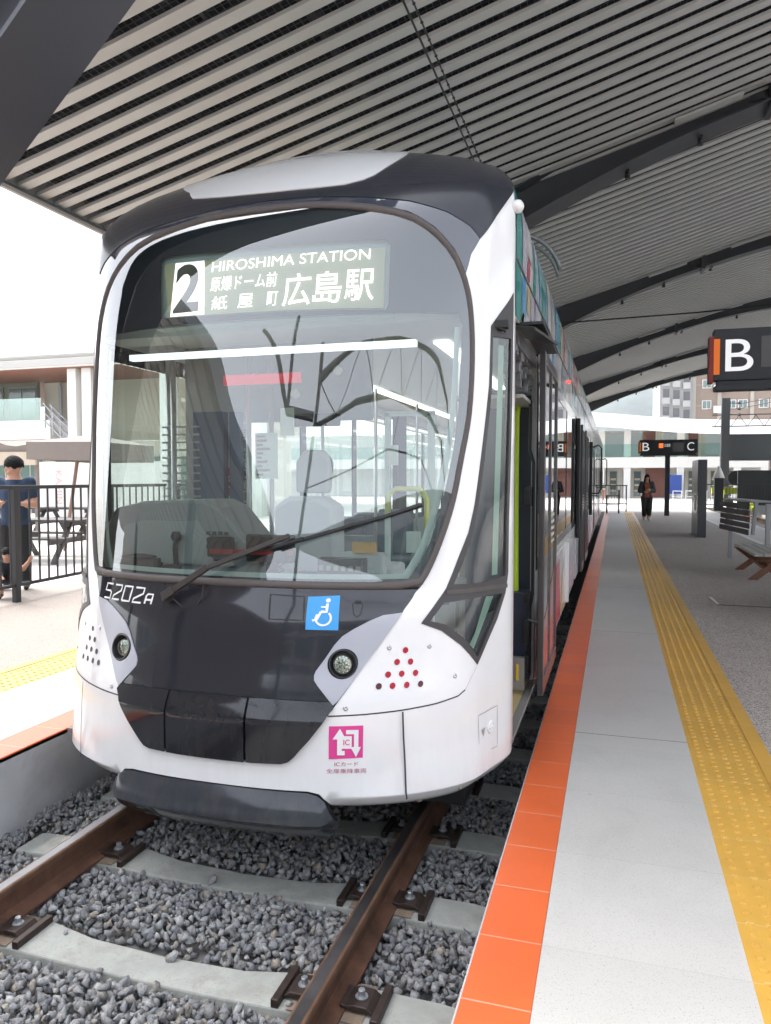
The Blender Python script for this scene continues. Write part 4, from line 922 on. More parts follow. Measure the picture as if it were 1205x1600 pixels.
# ballast bed and stones
struct(MB().box(-3.03, -.40, -14, 34.4, -.5, -.218), 'track_bed', mat('bed_dark', (.15, .148, .145), .95, bump=.6, bscale=30))
struct(MB().box(4.2, 7.0, -14, 41, -.5, -.19), 'track_bed_far', mat('bed_grey', (.16, .15, .145), .95, var=.5, vscale=14, bump=1, bscale=25))
def stones(name, regions, zbase, seed):
    rng = np.random.default_rng(seed); protos = []
    for k in range(14):
        bm = bmesh.new()
        for i in range(11):
            d = rng.normal(size=3); d /= np.linalg.norm(d); r = rng.uniform(.68, 1.0); bm.verts.new(tuple(d*r*np.array([1, .8, .62])))
        bmesh.ops.convex_hull(bm, input=bm.verts[:]); loose = [v for v in bm.verts if not v.link_faces]; bmesh.ops.delete(bm, geom=loose, context='VERTS')
        bmesh.ops.triangulate(bm, faces=bm.faces[:]); bm.verts.index_update()
        protos.append((np.array([v.co[:] for v in bm.verts]), np.array([[v.index for v in f.verts] for f in bm.faces]))); bm.free()
    VS, FS, k = [], [], 0
    for x0, x1, y0, y1, pitch, size, lift in regions:
        for y in np.arange(y0, y1, pitch):
            for x in np.arange(x0, x1, pitch):
                px, py = x+rng.uniform(-.5, .5)*pitch, y+rng.uniform(-.5, .5)*pitch
                # keep the stones off the sleepers and the rails
                sy = (py-2.45+.33) % .66 - .33; on_sl = abs(sy) < .115 and -2.92 < px < -.50
                on_rail = any(abs(px-rx) < .085 for rx in (-2.4525, -.9475))
                z = zbase + rng.uniform(-.012, .016) + lift
                if on_sl and rng.random() > .006: continue
                if on_rail: 
                    if abs(sy) < .17: continue
                    z -= .03
                if on_sl: z = -.150 if abs(px+1.7) > .5 else -.172
                edge = min(abs(px+3.03), abs(px+.40))
                if edge < .12: z += .02
                ctr = 1-min(1, abs(px+1.7)/.6)
                z += 0 if on_sl else (.010 if abs(sy) > .15 else -.008)
                V0, F0 = protos[rng.integers(14)]; q = rng.normal(size=4); q /= np.linalg.norm(q); a, b, c, d = q
                R = np.array([[1-2*(c*c+d*d), 2*(b*c-a*d), 2*(b*d+a*c)], [2*(b*c+a*d), 1-2*(b*b+d*d), 2*(c*d-a*b)], [2*(b*d-a*c), 2*(c*d+a*b), 1-2*(b*b+c*c)]])
                sz = size*rng.choice([.62, .8, 1.0, 1.0, 1.22, 1.4])*rng.uniform(.9, 1.1)
                VS.append(V0@R.T*sz+np.array([px, py, z])); FS.append(F0+k); k += len(V0)
    V = np.concatenate(VS); Fc = np.concatenate(FS); me = bpy.data.meshes.new(name)
    me.vertices.add(len(V)); me.vertices.foreach_set('co', V.ravel()); me.loops.add(Fc.size); me.loops.foreach_set('vertex_index', Fc.ravel().astype(np.int32))
    me.polygons.add(len(Fc)); me.polygons.foreach_set('loop_start', np.arange(0, Fc.size, 3, dtype=np.int32)); me.polygons.foreach_set('loop_total', np.full(len(Fc), 3, dtype=np.int32)); me.update(); me.validate()
    o = bpy.data.objects.new(name, me); col.objects.link(o)
    me.materials.append(mat('ballast_stone', (.95, .95, .95), .85, var=.5, vscale=45, bump=.6, bscale=130, speck=(.95, .95, .95, .66), sscale=70, island=[(.17, .175, .185), (.30, .305, .315), (.22, .23, .25), (.40, .40, .40), (.27, .268, .26), (.33, .335, .345), (.55, .55, .54), (.20, .20, .205), (.38, .38, .375), (.38, .33, .27), (.25, .255, .26), (.35, .36, .37), (.30, .31, .33), (.46, .46, .45)]))
    return o
tag(stones('ballast', [(-3.02, -.41, 1.5, 5.0, .031, .027, 0), (-3.02, -.41, 1.52, 4.8, .033, .026, .018), (-3.02, -2.5, 5.0, 9, .06, .036, .0), (-1.0, -.41, 5.0, 12, .055, .036, .0), (-2.9, -.5, 5, 7.0, .07, .036, 0)], -.190, 3), 'grey crushed stone ballast between and beside the rails', 'ballast', kind='stuff')

# rails
def rail_profile(): return [(-.0635, -.153), (.0635, -.153), (.0635, -.142), (.02, -.128), (.009, -.115), (.009, -.045), (.022, -.038), (.033, -.030), (.0335, -.010), (.030, -.003), (.021, 0), (-.021, 0), (-.030, -.003), (-.0335, -.010), (-.033, -.030), (-.022, -.038), (-.009, -.045), (-.009, -.115), (-.02, -.128), (-.0635, -.142)]
RUST = mat('rail_rust', (.135, .062, .035), .8, var=.55, vscale=9, bump=.15, bscale=120); SHINE = mat('rail_head_steel', (.13, .125, .125), .36, metal=.8, var=.35, vscale=5)
RSIDE = mat('rail_head_side', (.16, .085, .05), .55, metal=.3, var=.4, vscale=12)
def rail(x, y0, y1, label):
    P = rail_profile(); n = len(P); b = MB(); ys = [y0, 1, 3, 6, 12, 20, y1] if y0 < 1 < y1 else [y0, y1]
    for y in ys: b.v += [(x+p, y, z) for p, z in P]
    for k in range(len(ys)-1):
        for i in range(n):
            j = (i+1) % n; b.f.append((k*n+i, k*n+j, (k+1)*n+j, (k+1)*n+i)); z = (P[i][1]+P[j][1])/2; b.m.append(1 if z > -.0005 else 2 if z > -.035 else 0)
    return tag(b.build('rail', [RUST, SHINE, RSIDE]), label, 'rail')
rail(-2.4525, -14, 34.3, 'rusty rail with a bright head on the concrete wall side of the tram track')
rail(-.9475, -14, 34.3, 'rusty rail with a bright head next to the orange platform edge')
rail(4.72, -14, 40.9, 'rail of the empty far track beside the platform paving'); rail(6.16, -14, 40.9, 'rail of the empty far track beside the dark boundary wall')
# sleepers with clips and bolts
SLP = mat('sleeper_concrete', (.36, .37, .34), .8, var=.22, vscale=6, bump=.15, bscale=70, speck=(.30, .31, .29, .6), sscale=90)
wear(SLP, 0, 0, 0, .35, 7, (.16, .13, .10)); CLIP = mat('clip_rust', (.055, .038, .032), .5, metal=.4, var=.4, vscale=30); BOLT = mat('bolt_zinc', (.42, .44, .46), .35, metal=.7); PAD = mat('seat_rust', (.24, .18, .13), .85, var=.4, vscale=15)
def make_sleeper():
    root = thing('sleeper', (CX, 2.45, -.2), 'pale concrete sleeper', 'sleeper', 'concrete sleepers under the tram track')
    b = MB(); st = [(-1.20, .096, -.163), (-1.12, .100, -.158), (-.90, .100, -.156), (-.755, .100, -.155), (-.55, .100, -.157), (-.35, .083, -.178), (0, .077, -.186), (.35, .083, -.178), (.55, .100, -.157), (.755, .100, -.155), (.90, .100, -.156), (1.12, .100, -.158), (1.20, .096, -.163)]
    for x, hw, z in st: b.v += [(CX+x-0.01*(x > 0), 2.45-hw, z), (CX+x, 2.45+hw, z), (CX+x*1.01, 2.45+hw+.03, -.34), (CX+x*1.01, 2.45-hw-.03, -.34)]
    for i in range(len(st)-1):
        for j in range(4): a = i*4; b.f.append((a+j, a+(j+1) % 4, a+4+(j+1) % 4, a+4+j)); b.m.append(0)
    b.f += [(3, 2, 1, 0), (len(st)*4-4, len(st)*4-3, len(st)*4-2, len(st)*4-1)]; b.m += [0, 0]
    s = b.build('sleeper_body', SLP, root, bevel=.008)
    for rx in (-2.4525, -.9475):
        q = MB(); q.box(rx-.14, rx+.14, 2.45-.10, 2.45+.10, -.1545, -.1515); q.build('rail_seat', PAD, root)
        for sg in (1, -1):
            q = MB(); x0 = rx+sg*.045; P = [(0, 0.022), (.02, .018), (.055, .024), (.10, .022), (.125, .004), (.125, -.004), (.095, .006), (.07, .004), (.06, -.0), (.02, .006), (0, .010)]
            q.prism(P, lambda p: (x0+sg*p[0], 2.45-.055, -.145+p[1]), lambda p: (x0+sg*p[0], 2.45+.055, -.145+p[1]))
            q.box(min(x0+sg*.155, x0+sg*.125), max(x0+sg*.155, x0+sg*.125), 2.45-.10, 2.45+.10, -.16, -.128)
            c = q.build('rail_clip', CLIP, root, bevel=.004)
            q = MB(); q.lathe((x0+sg*.065, 2.45, -.121), [(.020, 0), (.020, .003), (.0135, .003), (.0135, .024), (.011, .027)], 6); q.lathe((x0+sg*.065, 2.45, -.123), [(.023, 0), (.023, .004)], 16); q.build('bolt', BOLT, c)
    return root
sp = make_sleeper(); ordn = ['nearest', 'second', 'third', 'fourth', 'fifth', 'sixth', 'seventh', 'eighth', 'ninth', 'tenth', 'eleventh', 'twelfth']
for i in range(12):
    o = sp if i == 0 else copy_tree(sp); o.location.y = 2.45+.66*i
    o['label'] = ['nearest concrete sleeper, in the open in front of the tram, stone lying on it', 'second concrete sleeper, crossing the ballast just ahead of the bumper', 'third concrete sleeper, half hidden below the front bumper'][i] if i < 3 else '%s concrete sleeper from the camera, in the gap beside the orange edge' % ordn[i]

# ================================================================== CANOPY
EAVE = -5.05; XEND = 11.0; SH = 0.0
def zsof(X):
    """height of the slatted soffit across the canopy"""
    if X < 2: d = X-EAVE; return 4.28+.245*d+.004*d*d
    return 4.28+.245*7.05+.004*7.05**2+.30*(X-2)-.030*(X-2)**2
def zbeam(X): return zsof(X)-.20-(min(.26, .05*(1.2-X)**2) if X < 1.2 else .012*(X-1.2)**2)
can = thing('platform_canopy', (8, 10, 0), 'long arched station canopy with pale slatted soffit and dark steel ribs', 'canopy')
BEAM = mat('beam_charcoal', (.045, .048, .055), .5, var=.08); SLAT = mat('slat_beige', (.475, .475, .47), .55, var=.05, vscale=.8); DECK = mat('canopy_deck_dark', (.018, .02, .026), .9, bump=.3, bscale=40)
xs = list(np.linspace(EAVE, XEND, 40))
YC0, YC1 = 3.1, 37.6
b = MB(); y = YC0; pitch = .235
while y < YC1:
    w_ = .110; n = len(xs)
    for x in xs:
        z = zsof(x)+SH; b.v += [(x, y, z), (x, y+w_, z), (x, y+w_, z+.03), (x, y, z+.03)]
    k = len(b.v)-4*n
    for i in range(n-1):
        a = k+4*i
        for j in range(4): b.f.append((a+j, a+4+j, a+4+(j+1) % 4, a+(j+1) % 4)); b.m.append(0)
    b.f += [(k, k+1, k+2, k+3), (k+4*n-4, k+4*n-1, k+4*n-2, k+4*n-3)]; b.m += [0, 0]
    y += pitch
b.build('soffit_slats', SLAT, can)
b = MB()
for x in xs: z = zsof(x)+SH+.20; b.v += [(x, YC0, z), (x, YC1, z), (x, YC1, z+.12), (x, YC0, z+.12)]
for i in range(len(xs)-1):
    for j in range(4): b.f.append((4*i+j, 4*i+4+j, 4*i+4+(j+1) % 4, 4*i+(j+1) % 4)); b.m.append(0)
b.build('roof_deck', DECK, can)
# purlins and mesh behind the slats
b = MB()
for x in np.arange(EAVE+.4, XEND, .62): z = zsof(x)+SH+.10; b.box(x-.02, x+.02, YC0, YC1, z-.01, z+.09)
b.build('purlin', mat('purlin_dark', (.05, .055, .065), .7), can)
b = MB()
for x in np.arange(EAVE+.1, 3.0, .055):
    z = zsof(x)+SH+.093; b.box(x-.003, x+.003, YC0+1, 24, z, z+.006)
y = YC0+1
xs2 = list(np.linspace(EAVE+.05, 3.0, 16))
while y < 24:
    pts = [(x, y, zsof(x)+SH+.096) for x in xs2]
    for p, q in zip(pts[:-1], pts[1:]): b.bar(p, q, .006, .004)
    y += .055
b.build('bird_mesh', mat('mesh_wire', (.06, .065, .08), .6), can)
b = MB(); zE = zsof(EAVE)+SH; b.box(EAVE-.09, EAVE-.01, YC0, YC1, zE-.03, zE+.34); b.build('eave_gutter', mat('eave_grey', (.30, .29, .28), .5), can, bevel=.005)
b = MB(); b.box(EAVE-.012, EAVE+.05, YC0, YC1, zE-.045, zE-.02); b.build('eave_trim', mat('eave_dark', (.06, .06, .06), .5), can)
# arched ribs: web, bottom flange, splice plates with bolts
YB = [9.5, 16.25, 23.0, 29.75, 36.5]
for i, yb in enumerate(YB):
    X0 = EAVE-.25; xr = list(np.linspace(X0, XEND, 44)); b = MB()
    def sweep(y0, y1, za, zb_):
        k = len(b.v); n = len(xr)
        for x in xr: z = zbeam(x); b.v.extend([(x, y0, z+za), (x, y1, z+za), (x, y1, z+zb_), (x, y0, z+zb_)])
        for q in range(n-1):
            a = k+4*q
            for j in range(4): b.f.append((a+j, a+4+j, a+4+(j+1) % 4, a+(j+1) % 4)); b.m.append(0)
        b.f.extend([(k, k+1, k+2, k+3), (k+4*n-4, k+4*n-1, k+4*n-2, k+4*n-3)]); b.m.extend([0, 0])
    fl = .22 if yb < 15 else .13
    sweep(yb-.015, yb+.015, .022, .42); sweep(yb-fl, yb+fl, 0, .022); sweep(yb-fl, yb+fl, .42, .44)
    rb = b.build('rib', BEAM, can, smooth=False)
    b = MB()
    for xx in (1.62,):
        z = zbeam(xx); b.box(xx-.22, xx+.22, yb-.045, yb+.045, z+.08, z+.36); b.box(xx-.03, xx+.03, yb-.2, yb+.2, z-.05, z+.45)
        for dx in (-.15, .15): b.lathe((xx+dx, yb-.10, z-.03), [(.03, 0), (.03, .04)], 8); b.lathe((xx+dx, yb+.10, z-.03), [(.03, 0), (.03, .04)], 8)
    b.build('splice_plate', BEAM, rb)
    for xx in (-1.3, 0.1, .9, 3.2): z = zbeam(xx); b = MB(); b.lathe((xx, yb+.05, z-.09), [(.03, 0), (.035, .03), (.02, .09)], 10); b.box(xx-.02, xx+.02, yb-.02, yb+.08, z-.02, z); b.build('rib_fitting', mat('fitting_dark', (.02, .02, .022), .5), rb)
    if True:
        for a0, a1 in ((.6, 1.3), (2.1, 3.3)):
            b = MB()
            for (p, q) in zip(np.linspace(a0, a1, 5)[:-1], np.linspace(a0, a1, 5)[1:]): b.bar((p, yb-.27, zsof(p)-.045), (q, yb-.27, zsof(q)-.045), .12, .03)
            b.build('rib_cover', SLAT, rb)
for yy in YB[::2]: MB().box(7.3, 7.6, yy-.15, yy+.15, .1, zbeam(7.45)).build('canopy_column', BEAM, can, bevel=.01)
# raking column at the near end: its head crosses the top left corner of the view
b = MB(); P0, P1 = Vector((-6.9, 2.95, ZP)), Vector((-1.2, 2.95, 1.72+2.62+.55)); P0 = Vector((-6.1, 2.95, ZP))
d_ = (P1-P0).normalized(); n_ = Vector((-d_.z, 0, d_.x))
for y0, y1, a0, a1 in ((2.68, 3.12, 0, .022), (2.885, 2.915, .022, .46), (2.68, 3.12, .46, .482)):
    b.add([P+Vector((0, y-2.95, 0))+n_*a for P in (P0, P1) for y, a in ((y0, a0), (y1, a0), (y1, a1), (y0, a1))], [(0, 1, 2, 3), (7, 6, 5, 4), (0, 4, 5, 1), (1, 5, 6, 2), (2, 6, 7, 3), (3, 7, 4, 0)])
b.build('raking_column', mat('column_charcoal', (.055, .058, .07), .45), can)
# tie rod and overhead wires
tag(MB().tube([(-1.15, 16.0, 4.93), (1.5, 16.0, 4.98), (6.0, 16.0, 5.2)], .016, 6).build('tie_rod', BLACK), 'thin dark tie rod running across under the canopy ribs', 'tie rod')
WIRE = mat('wire_dark', (.02, .02, .02), .5)
for dx, lb, bead in ((0, 'plain dark overhead wire above the tram', 0), (.062, 'knotted overhead wire running beside the plain one', 1)):
    b = MB(); b.tube([(-1.41+dx, 3.0, 4.95), (-1.41+dx, 20, 4.95), (-1.41+dx, 37, 4.95)], .009 if not bead else .007, 6)
    if bead:
        for i in range(110): b.lathe((-1.41+dx, 3.2+i*.11, 4.95), [(.004, -.012), (.012, -.005), (.012, .005), (.004, .012)], 6)
    tag(b.build('overhead_wire', WIRE), lb, 'overhead wire')
b = MB()

t_ = thing('line_pole', (-3.35, -3, ZP), 'overhead-line pole with two long curved pipe arms, mirrored in the windscreen', 'line pole')
PM = mat('pipe_dark', (.035, .038, .042), .45)
b = MB(); b.box(-3.06, -2.95, -3.05, -2.95, ZP, 5.6); b.build('pole', PM, t_, bevel=.01)
A1 = [(-3.0, -3, 5.36), (-1.4, -3, 5.46), (.2, -3, 5.42), (1.6, -3, 5.30), (3.2, -3, 5.2), (4.95, -3, 4.98), (6.4, -3, 4.55)]; A2 = [(x, y, z-.36-.02*i) for i, (x, y, z) in enumerate(A1)]
for A in (A1, A2): MB().tube(A, .028, 10).build('pipe_arm', PM, t_, smooth=True)
b = MB(); 
for i in range(6):
    a, c = Vector(A1[i]), Vector(A1[i+1]); d, e = Vector(A2[i]), Vector(A2[i+1]); b.tube([a, d.lerp(e, .5)], .008, 5); b.tube([d.lerp(e, .5), c], .008, 5)
b.build('arm_bracing', PM, t_)
b = MB(); b.tube([(-3, -3, 4.3), (.5, -3, 4.5), (3, -3, 4.3), (6, -3, 3.6)], .012, 5); b.tube([(.9, -3, 5.1), (.75, -3, 4.5)], .01, 5); b.tube([(-2.6, -3, 5.0), (-1.9, -3, 4.35)], .012, 5); b.build('span_wire', PM, t_)
b = MB(); b.bar((-4.12, -3, 5.25), (-5.05, -3, 6.05), .07, .08); b.bar((-4.12, -3, 5.25), (-4.0, -3, 6.25), .07, .08); b.bar((-3.1, -3, 5.1), (-4.12, -3, 5.25), .07, .07); b.build('bracket', PM, t_)

# second roof over the left platform and an added street front that blocks low sky, both behind the viewpoint and mirrored in the glass
t_ = thing('rear_canopy', (-12, -9, ZP), 'flat pale-soffited roof over the left platform behind the viewpoint', 'canopy')
b = MB(); b.box(-22, -5.35, -20, .6, 4.75, 5.05); b.build('roof', mat('rear_roof_grey', (.30, .30, .31), .5), t_)
b = MB()
for i in range(40): b.box(-22+i*.415, -22+i*.415+.30, -20, .58, 4.715, 4.75)
b.build('soffit_slats', SLAT, t_)
for x, y in ((-8, -4), (-16, -4), (-8, -16), (-16, -16)): b = MB(); b.box(x-.15, x+.15, y-.15, y+.15, ZP, 4.75); b.build('column', BEAM, t_)
t_ = thing('added_street_block', (0, -30, 0), 'added grey-green office front behind the viewpoint, blocking low sky', 'building')
b = MB(); b.box(-55, 50, -42, -30, -.4, 13.5); b.build('wall', mat('block_grey', (.20, .215, .22), .7, var=.1, vscale=.3), t_)
for i in range(20):
    for k in range(4):
        x = -50+i*5; z = 1.0+k*3.1; b = MB(); b.box(x-1.9, x+1.9, -29.99, -29.9, z, z+1.7); w0 = b.build('window', mat('block_frame', (.06, .07, .075), .5), t_); q = MB(); q.box(x-1.8, x-.05, -29.9, -29.87, z+.1, z+1.6); q.box(x+.05, x+1.8, -29.9, -29.87, z+.1, z+1.6); q.build('pane', mat('block_glass', (.07, .11, .11), .1), w0)

# ================================================================== THINGS ON AND AROUND THE PLATFORM
CHAR = mat('sign_charcoal', (.018, .019, .025), .5); SW = mat('sign_letter_white', (.85, .85, .85), .5, emit=.10)
def platform_sign(X0, Y, label, scale=1.0):
    t_ = thing('direction_sign', (X0+1.07, Y, ZP), label, 'sign', 'dark letter signs over the platform'); z0, z1 = 2.62, 3.24; X1 = X0+2.14
    b = MB(); b.box(X0+.02, X1, Y, Y+.16, z0+.10, z1); bd = b.build('sign_box', CHAR, t_, bevel=.006)
    b = MB(); b.box(X0+.04, X1-.04, Y-.02, Y+.18, z0, z0+.05); b.box(X0+.06, X1-.06, Y+.02, Y+.14, z0+.05, z0+.10); b.build('lamp_tray', CHAR, t_, bevel=.004)
    b = MB(); b.box(X0-.02, X0+.02, Y-.005, Y+.165, z0+.08, z1-.07); b.build('end_plate', mat('end_red', (.25, .02, .012), .5), t_)
    b = MB(); b.box(X0+.022, X0+.078, Y-.008, Y, z0+.16, z1-.10); b.build('orange_band', mat('sign_orange', (.80, .17, .01), .5, emit=.06), bd)
    b = MB(); fit_text(b, 'B', X0+.13, X0+.39, z0+.19, z1-.11, lambda x, y: (x, Y-.006, y), .0); b.build('letter_b', SW, bd)
    b = MB(); fit_text(b, 'C', X1-.37, X1-.12, z0+.19, z1-.11, lambda x, y: (x, Y-.006, y), .0); b.build('letter_c', SW, bd)
    b = MB(); (b.box(X0+.46, X0+.96, Y-.006, Y, z0+.22, z1-.09), b.box(X0+1.06, X0+1.6, Y-.006, Y, z0+.15, z1-.12)) if scale == 1 else b.box(X0+1.24, X0+1.66, Y-.006, Y, z0+.15, z1-.12); b.build('screen', mat('screen_dark', (.10, .09, .09), .2, coat=.6), bd)
    if scale > 1:
        b = MB(); b.box(X0+.74, X0+.90, Y-.012, Y-.006, z0+.30, z1-.14); b.build('screen_logo', mat('screen_orange', (.8, .15, .03), .5, emit=.3), bd)
        b = MB(); fit_text(b, '広島駅', X0+.94, X0+1.16, z0+.34, z0+.46, lambda x, y: (x, Y-.012, y), .004); b.build('screen_text', SW, bd)
    b = MB(); b.box(X0+.98, X0+1.16, Y+.03, Y+.17, ZP, z0+.05); b.build('post', CHAR, t_, bevel=.006)
    return t_
platform_sign(.93, 8.35, 'large dark hanging sign with white letter B, cut by the photo edge')
platform_sign(.90, 31.2, 'distant dark sign on one post with white letters B and C', 1.1)
# information slab
t_ = thing('information_slab', (2.05, 20.6, ZP), 'tall dark free-standing slab beside the far sign post', 'information slab')
b = MB(); b.box(1.97, 2.17, 19.9, 21.4, ZP, 2.19); b.build('slab_core', mat('slab_side', (.06, .062, .075), .4, coat=.3), t_, bevel=.004)
b = MB(); b.box(1.962, 1.97, 19.93, 21.37, .85, 2.17); b.build('slab_board', mat('slab_board_bronze', (.16, .13, .11), .25, metal=.5, var=.3, vscale=2), t_)
b = MB(); b.box(1.958, 1.962, 20.2, 20.6, .92, 1.3); b.build('slab_notice', mat('paper', 0), t_)
# leaning rest with slatted back
t_ = thing('leaning_rest', (2.1, 14.2, ZP), 'grey metal leaning rest with dark slatted back beside the low bench', 'leaning rest')
GM = mat('galvanised', (.36, .37, .39), .4, metal=.6)
for x, y in ((2.05, 15.0), (2.35, 13.2)):
    b = MB(); b.box(x-.035, x+.035, y-.03, y+.03, ZP, 1.32); b.build('post', GM, t_, bevel=.004)
p0, p1 = Vector((1.92, 15.15, 0)), Vector((2.13, 13.45, 0))
b = MB()
for i in range(5):
    z = .84+i*.105; o_ = .10*sin(i/4*pi)*.5
    b.bar(p0+Vector((-.03+o_*.3, 0, z)), p1+Vector((-.03+o_*.3, 0, z)), .03, .09)
b.build('slatted_back', mat('slat_dark', (.05, .045, .045), .55), t_, bevel=.004)
b = MB()
for p in (p0.lerp(p1, .04), p0.lerp(p1, .98)): b.bar(p+Vector((.05, 0, .80)), p+Vector((.10, 0, 1.36)), .05, .08, (0, 1, 0))
b.bar(p0+Vector((.16, 0, 1.345)), p1+Vector((.16, 0, 1.345)), .30, .03); b.build('rest_bracket', GM, t_, bevel=.003)
# low wooden tables with crossed legs
WT = mat('wood_weathered', (.42, .40, .37), .7, var=.25, vscale=9, bump=.2, bscale=60); WB = mat('wood_brown', (.20, .085, .045), .6, var=.35, vscale=8, bump=.15, bscale=60)
def low_table(x, y0, y1, lab):
    r = thing('low_bench', (x+.7, (y0+y1)/2, ZP), lab, 'bench', 'low wooden benches with crossed legs'); n = 4; wd = .50/n
    b = MB()
    for i in range(n): b.box(x+.05+i*wd+.006, x+.05+(i+1)*wd-.006, y0, y1, .625, .66)
    b.build('table_top', WT, r, bevel=.004)
    b = MB(); b.box(x+.12, x+.48, y0+.16, y0+.22, .54, .61); b.box(x+.12, x+.48, y1-.22, y1-.16, .54, .61); b.box(x+.26, x+.33, y0+.2, y1-.2, .47, .53); b.build('apron', WB, r, bevel=.004)
    for yy in (y0+.28, y1-.28):
        for s in (1, -1):
            b = MB(); c = x+.29; P = [(-.28, 0), (-.15, 0), (.28, .353), (.15, .353)]
            b.prism([(c+s*p, ZP+h) for p, h in P], lambda p: (p[0], yy-.03*s-.025, p[1]), lambda p: (p[0], yy-.03*s+.025, p[1])); b.build('leg', WB, r, bevel=.004)
    return r
low_table(1.84, 11.55, 13.35, 'low slatted wooden bench in front of the leaning rest')
low_table(1.84, 8.55, 10.35, 'nearer low wooden bench, only one brown foot of it showing')
# drain cover in the platform
t_ = thing('drain_channel', (1.4, 9.4, ZP), 'thin bright metal drain slot set in the platform floor', 'drain')
b = MB(); b.bar((1.135, 9.86, ZP+.004), (1.16, 9.32, ZP+.004), .035, .006); b.build('drain_slot', mat('drain_steel', (.6, .6, .6), .3, metal=.6), t_); b = MB(); b.bar((1.16, 9.30, ZP+.003), (2.9, 9.22, ZP+.003), .012, .004); b.build('drain_line', GAP, t_)

# ------------------------------------------------------------------ railings
IRON = mat('railing_black', (.025, .026, .03), .5)
def railing(x0, y0, x1, y1, label, pitch=.115, post=1.95, h=1.12, zb=.30, name='railing', first=0, top=.05, ph=.07):
    L = math.hypot(x1-x0, y1-y0); d = Vector(((x1-x0)/L, (y1-y0)/L, 0)); a = Vector((x0, y0, ZP)); r = thing(name, (x0, y0, ZP), label, 'railing')
    b = MB(); b.bar(a+Vector((0, 0, h)), a+d*L+Vector((0, 0, h)), top, .045); b.bar(a+Vector((0, 0, zb)), a+d*L+Vector((0, 0, zb)), .04, .04); b.build('rail_bars', IRON, r, bevel=.004)
    s = first
    while s <= L+.01:
        b = MB(); p = a+d*s; b.box(p.x-ph/2, p.x+ph/2, p.y-ph/2, p.y+ph/2, ZP, ZP+h-.02); b.build('post', IRON, r, bevel=.004); s += post
    b = MB(); s = first+pitch
    while s < L:
        p = a+d*s; b.box(p.x-.009, p.x+.009, p.y-.009, p.y+.009, ZP+zb, ZP+h); s += pitch
    b.build('balusters', IRON, r); return r
railing(-6.58, 5.2, -7.06, 12.8, 'black upright-bar railing in front of the man and child on the left', .165, 1.9, 1.35, .20, first=0.0, ph=.07)
railing(-3.0, 34.6, .55, 34.6, 'thin black railing across the end of the tram track', .12, 1.75, 1.15, .35, ph=.05)
railing(3.7, 36.0, 12, 36.5, 'black railing along the yard behind the leaning rest', .13, 1.5, 1.2, .3, ph=.05)

# high stool by the track end
t_ = thing('high_stool', (-.05, 33.0, ZP), 'tall thin black stool standing by the end of the platform', 'stool')
for x in (-.30, .18):
    for y in (32.8, 33.2):
        b = MB(); b.box(x-.03, x+.03, y-.03, y+.03, ZP, 1.02 if x < 0 else 1.25); b.build('leg', IRON, t_)
b = MB(); b.box(-.34, .22, 32.75, 33.25, .98, 1.03); b.box(-.3, .18, 32.78, 32.8, .60, .64); b.build('seat', IRON, t_)

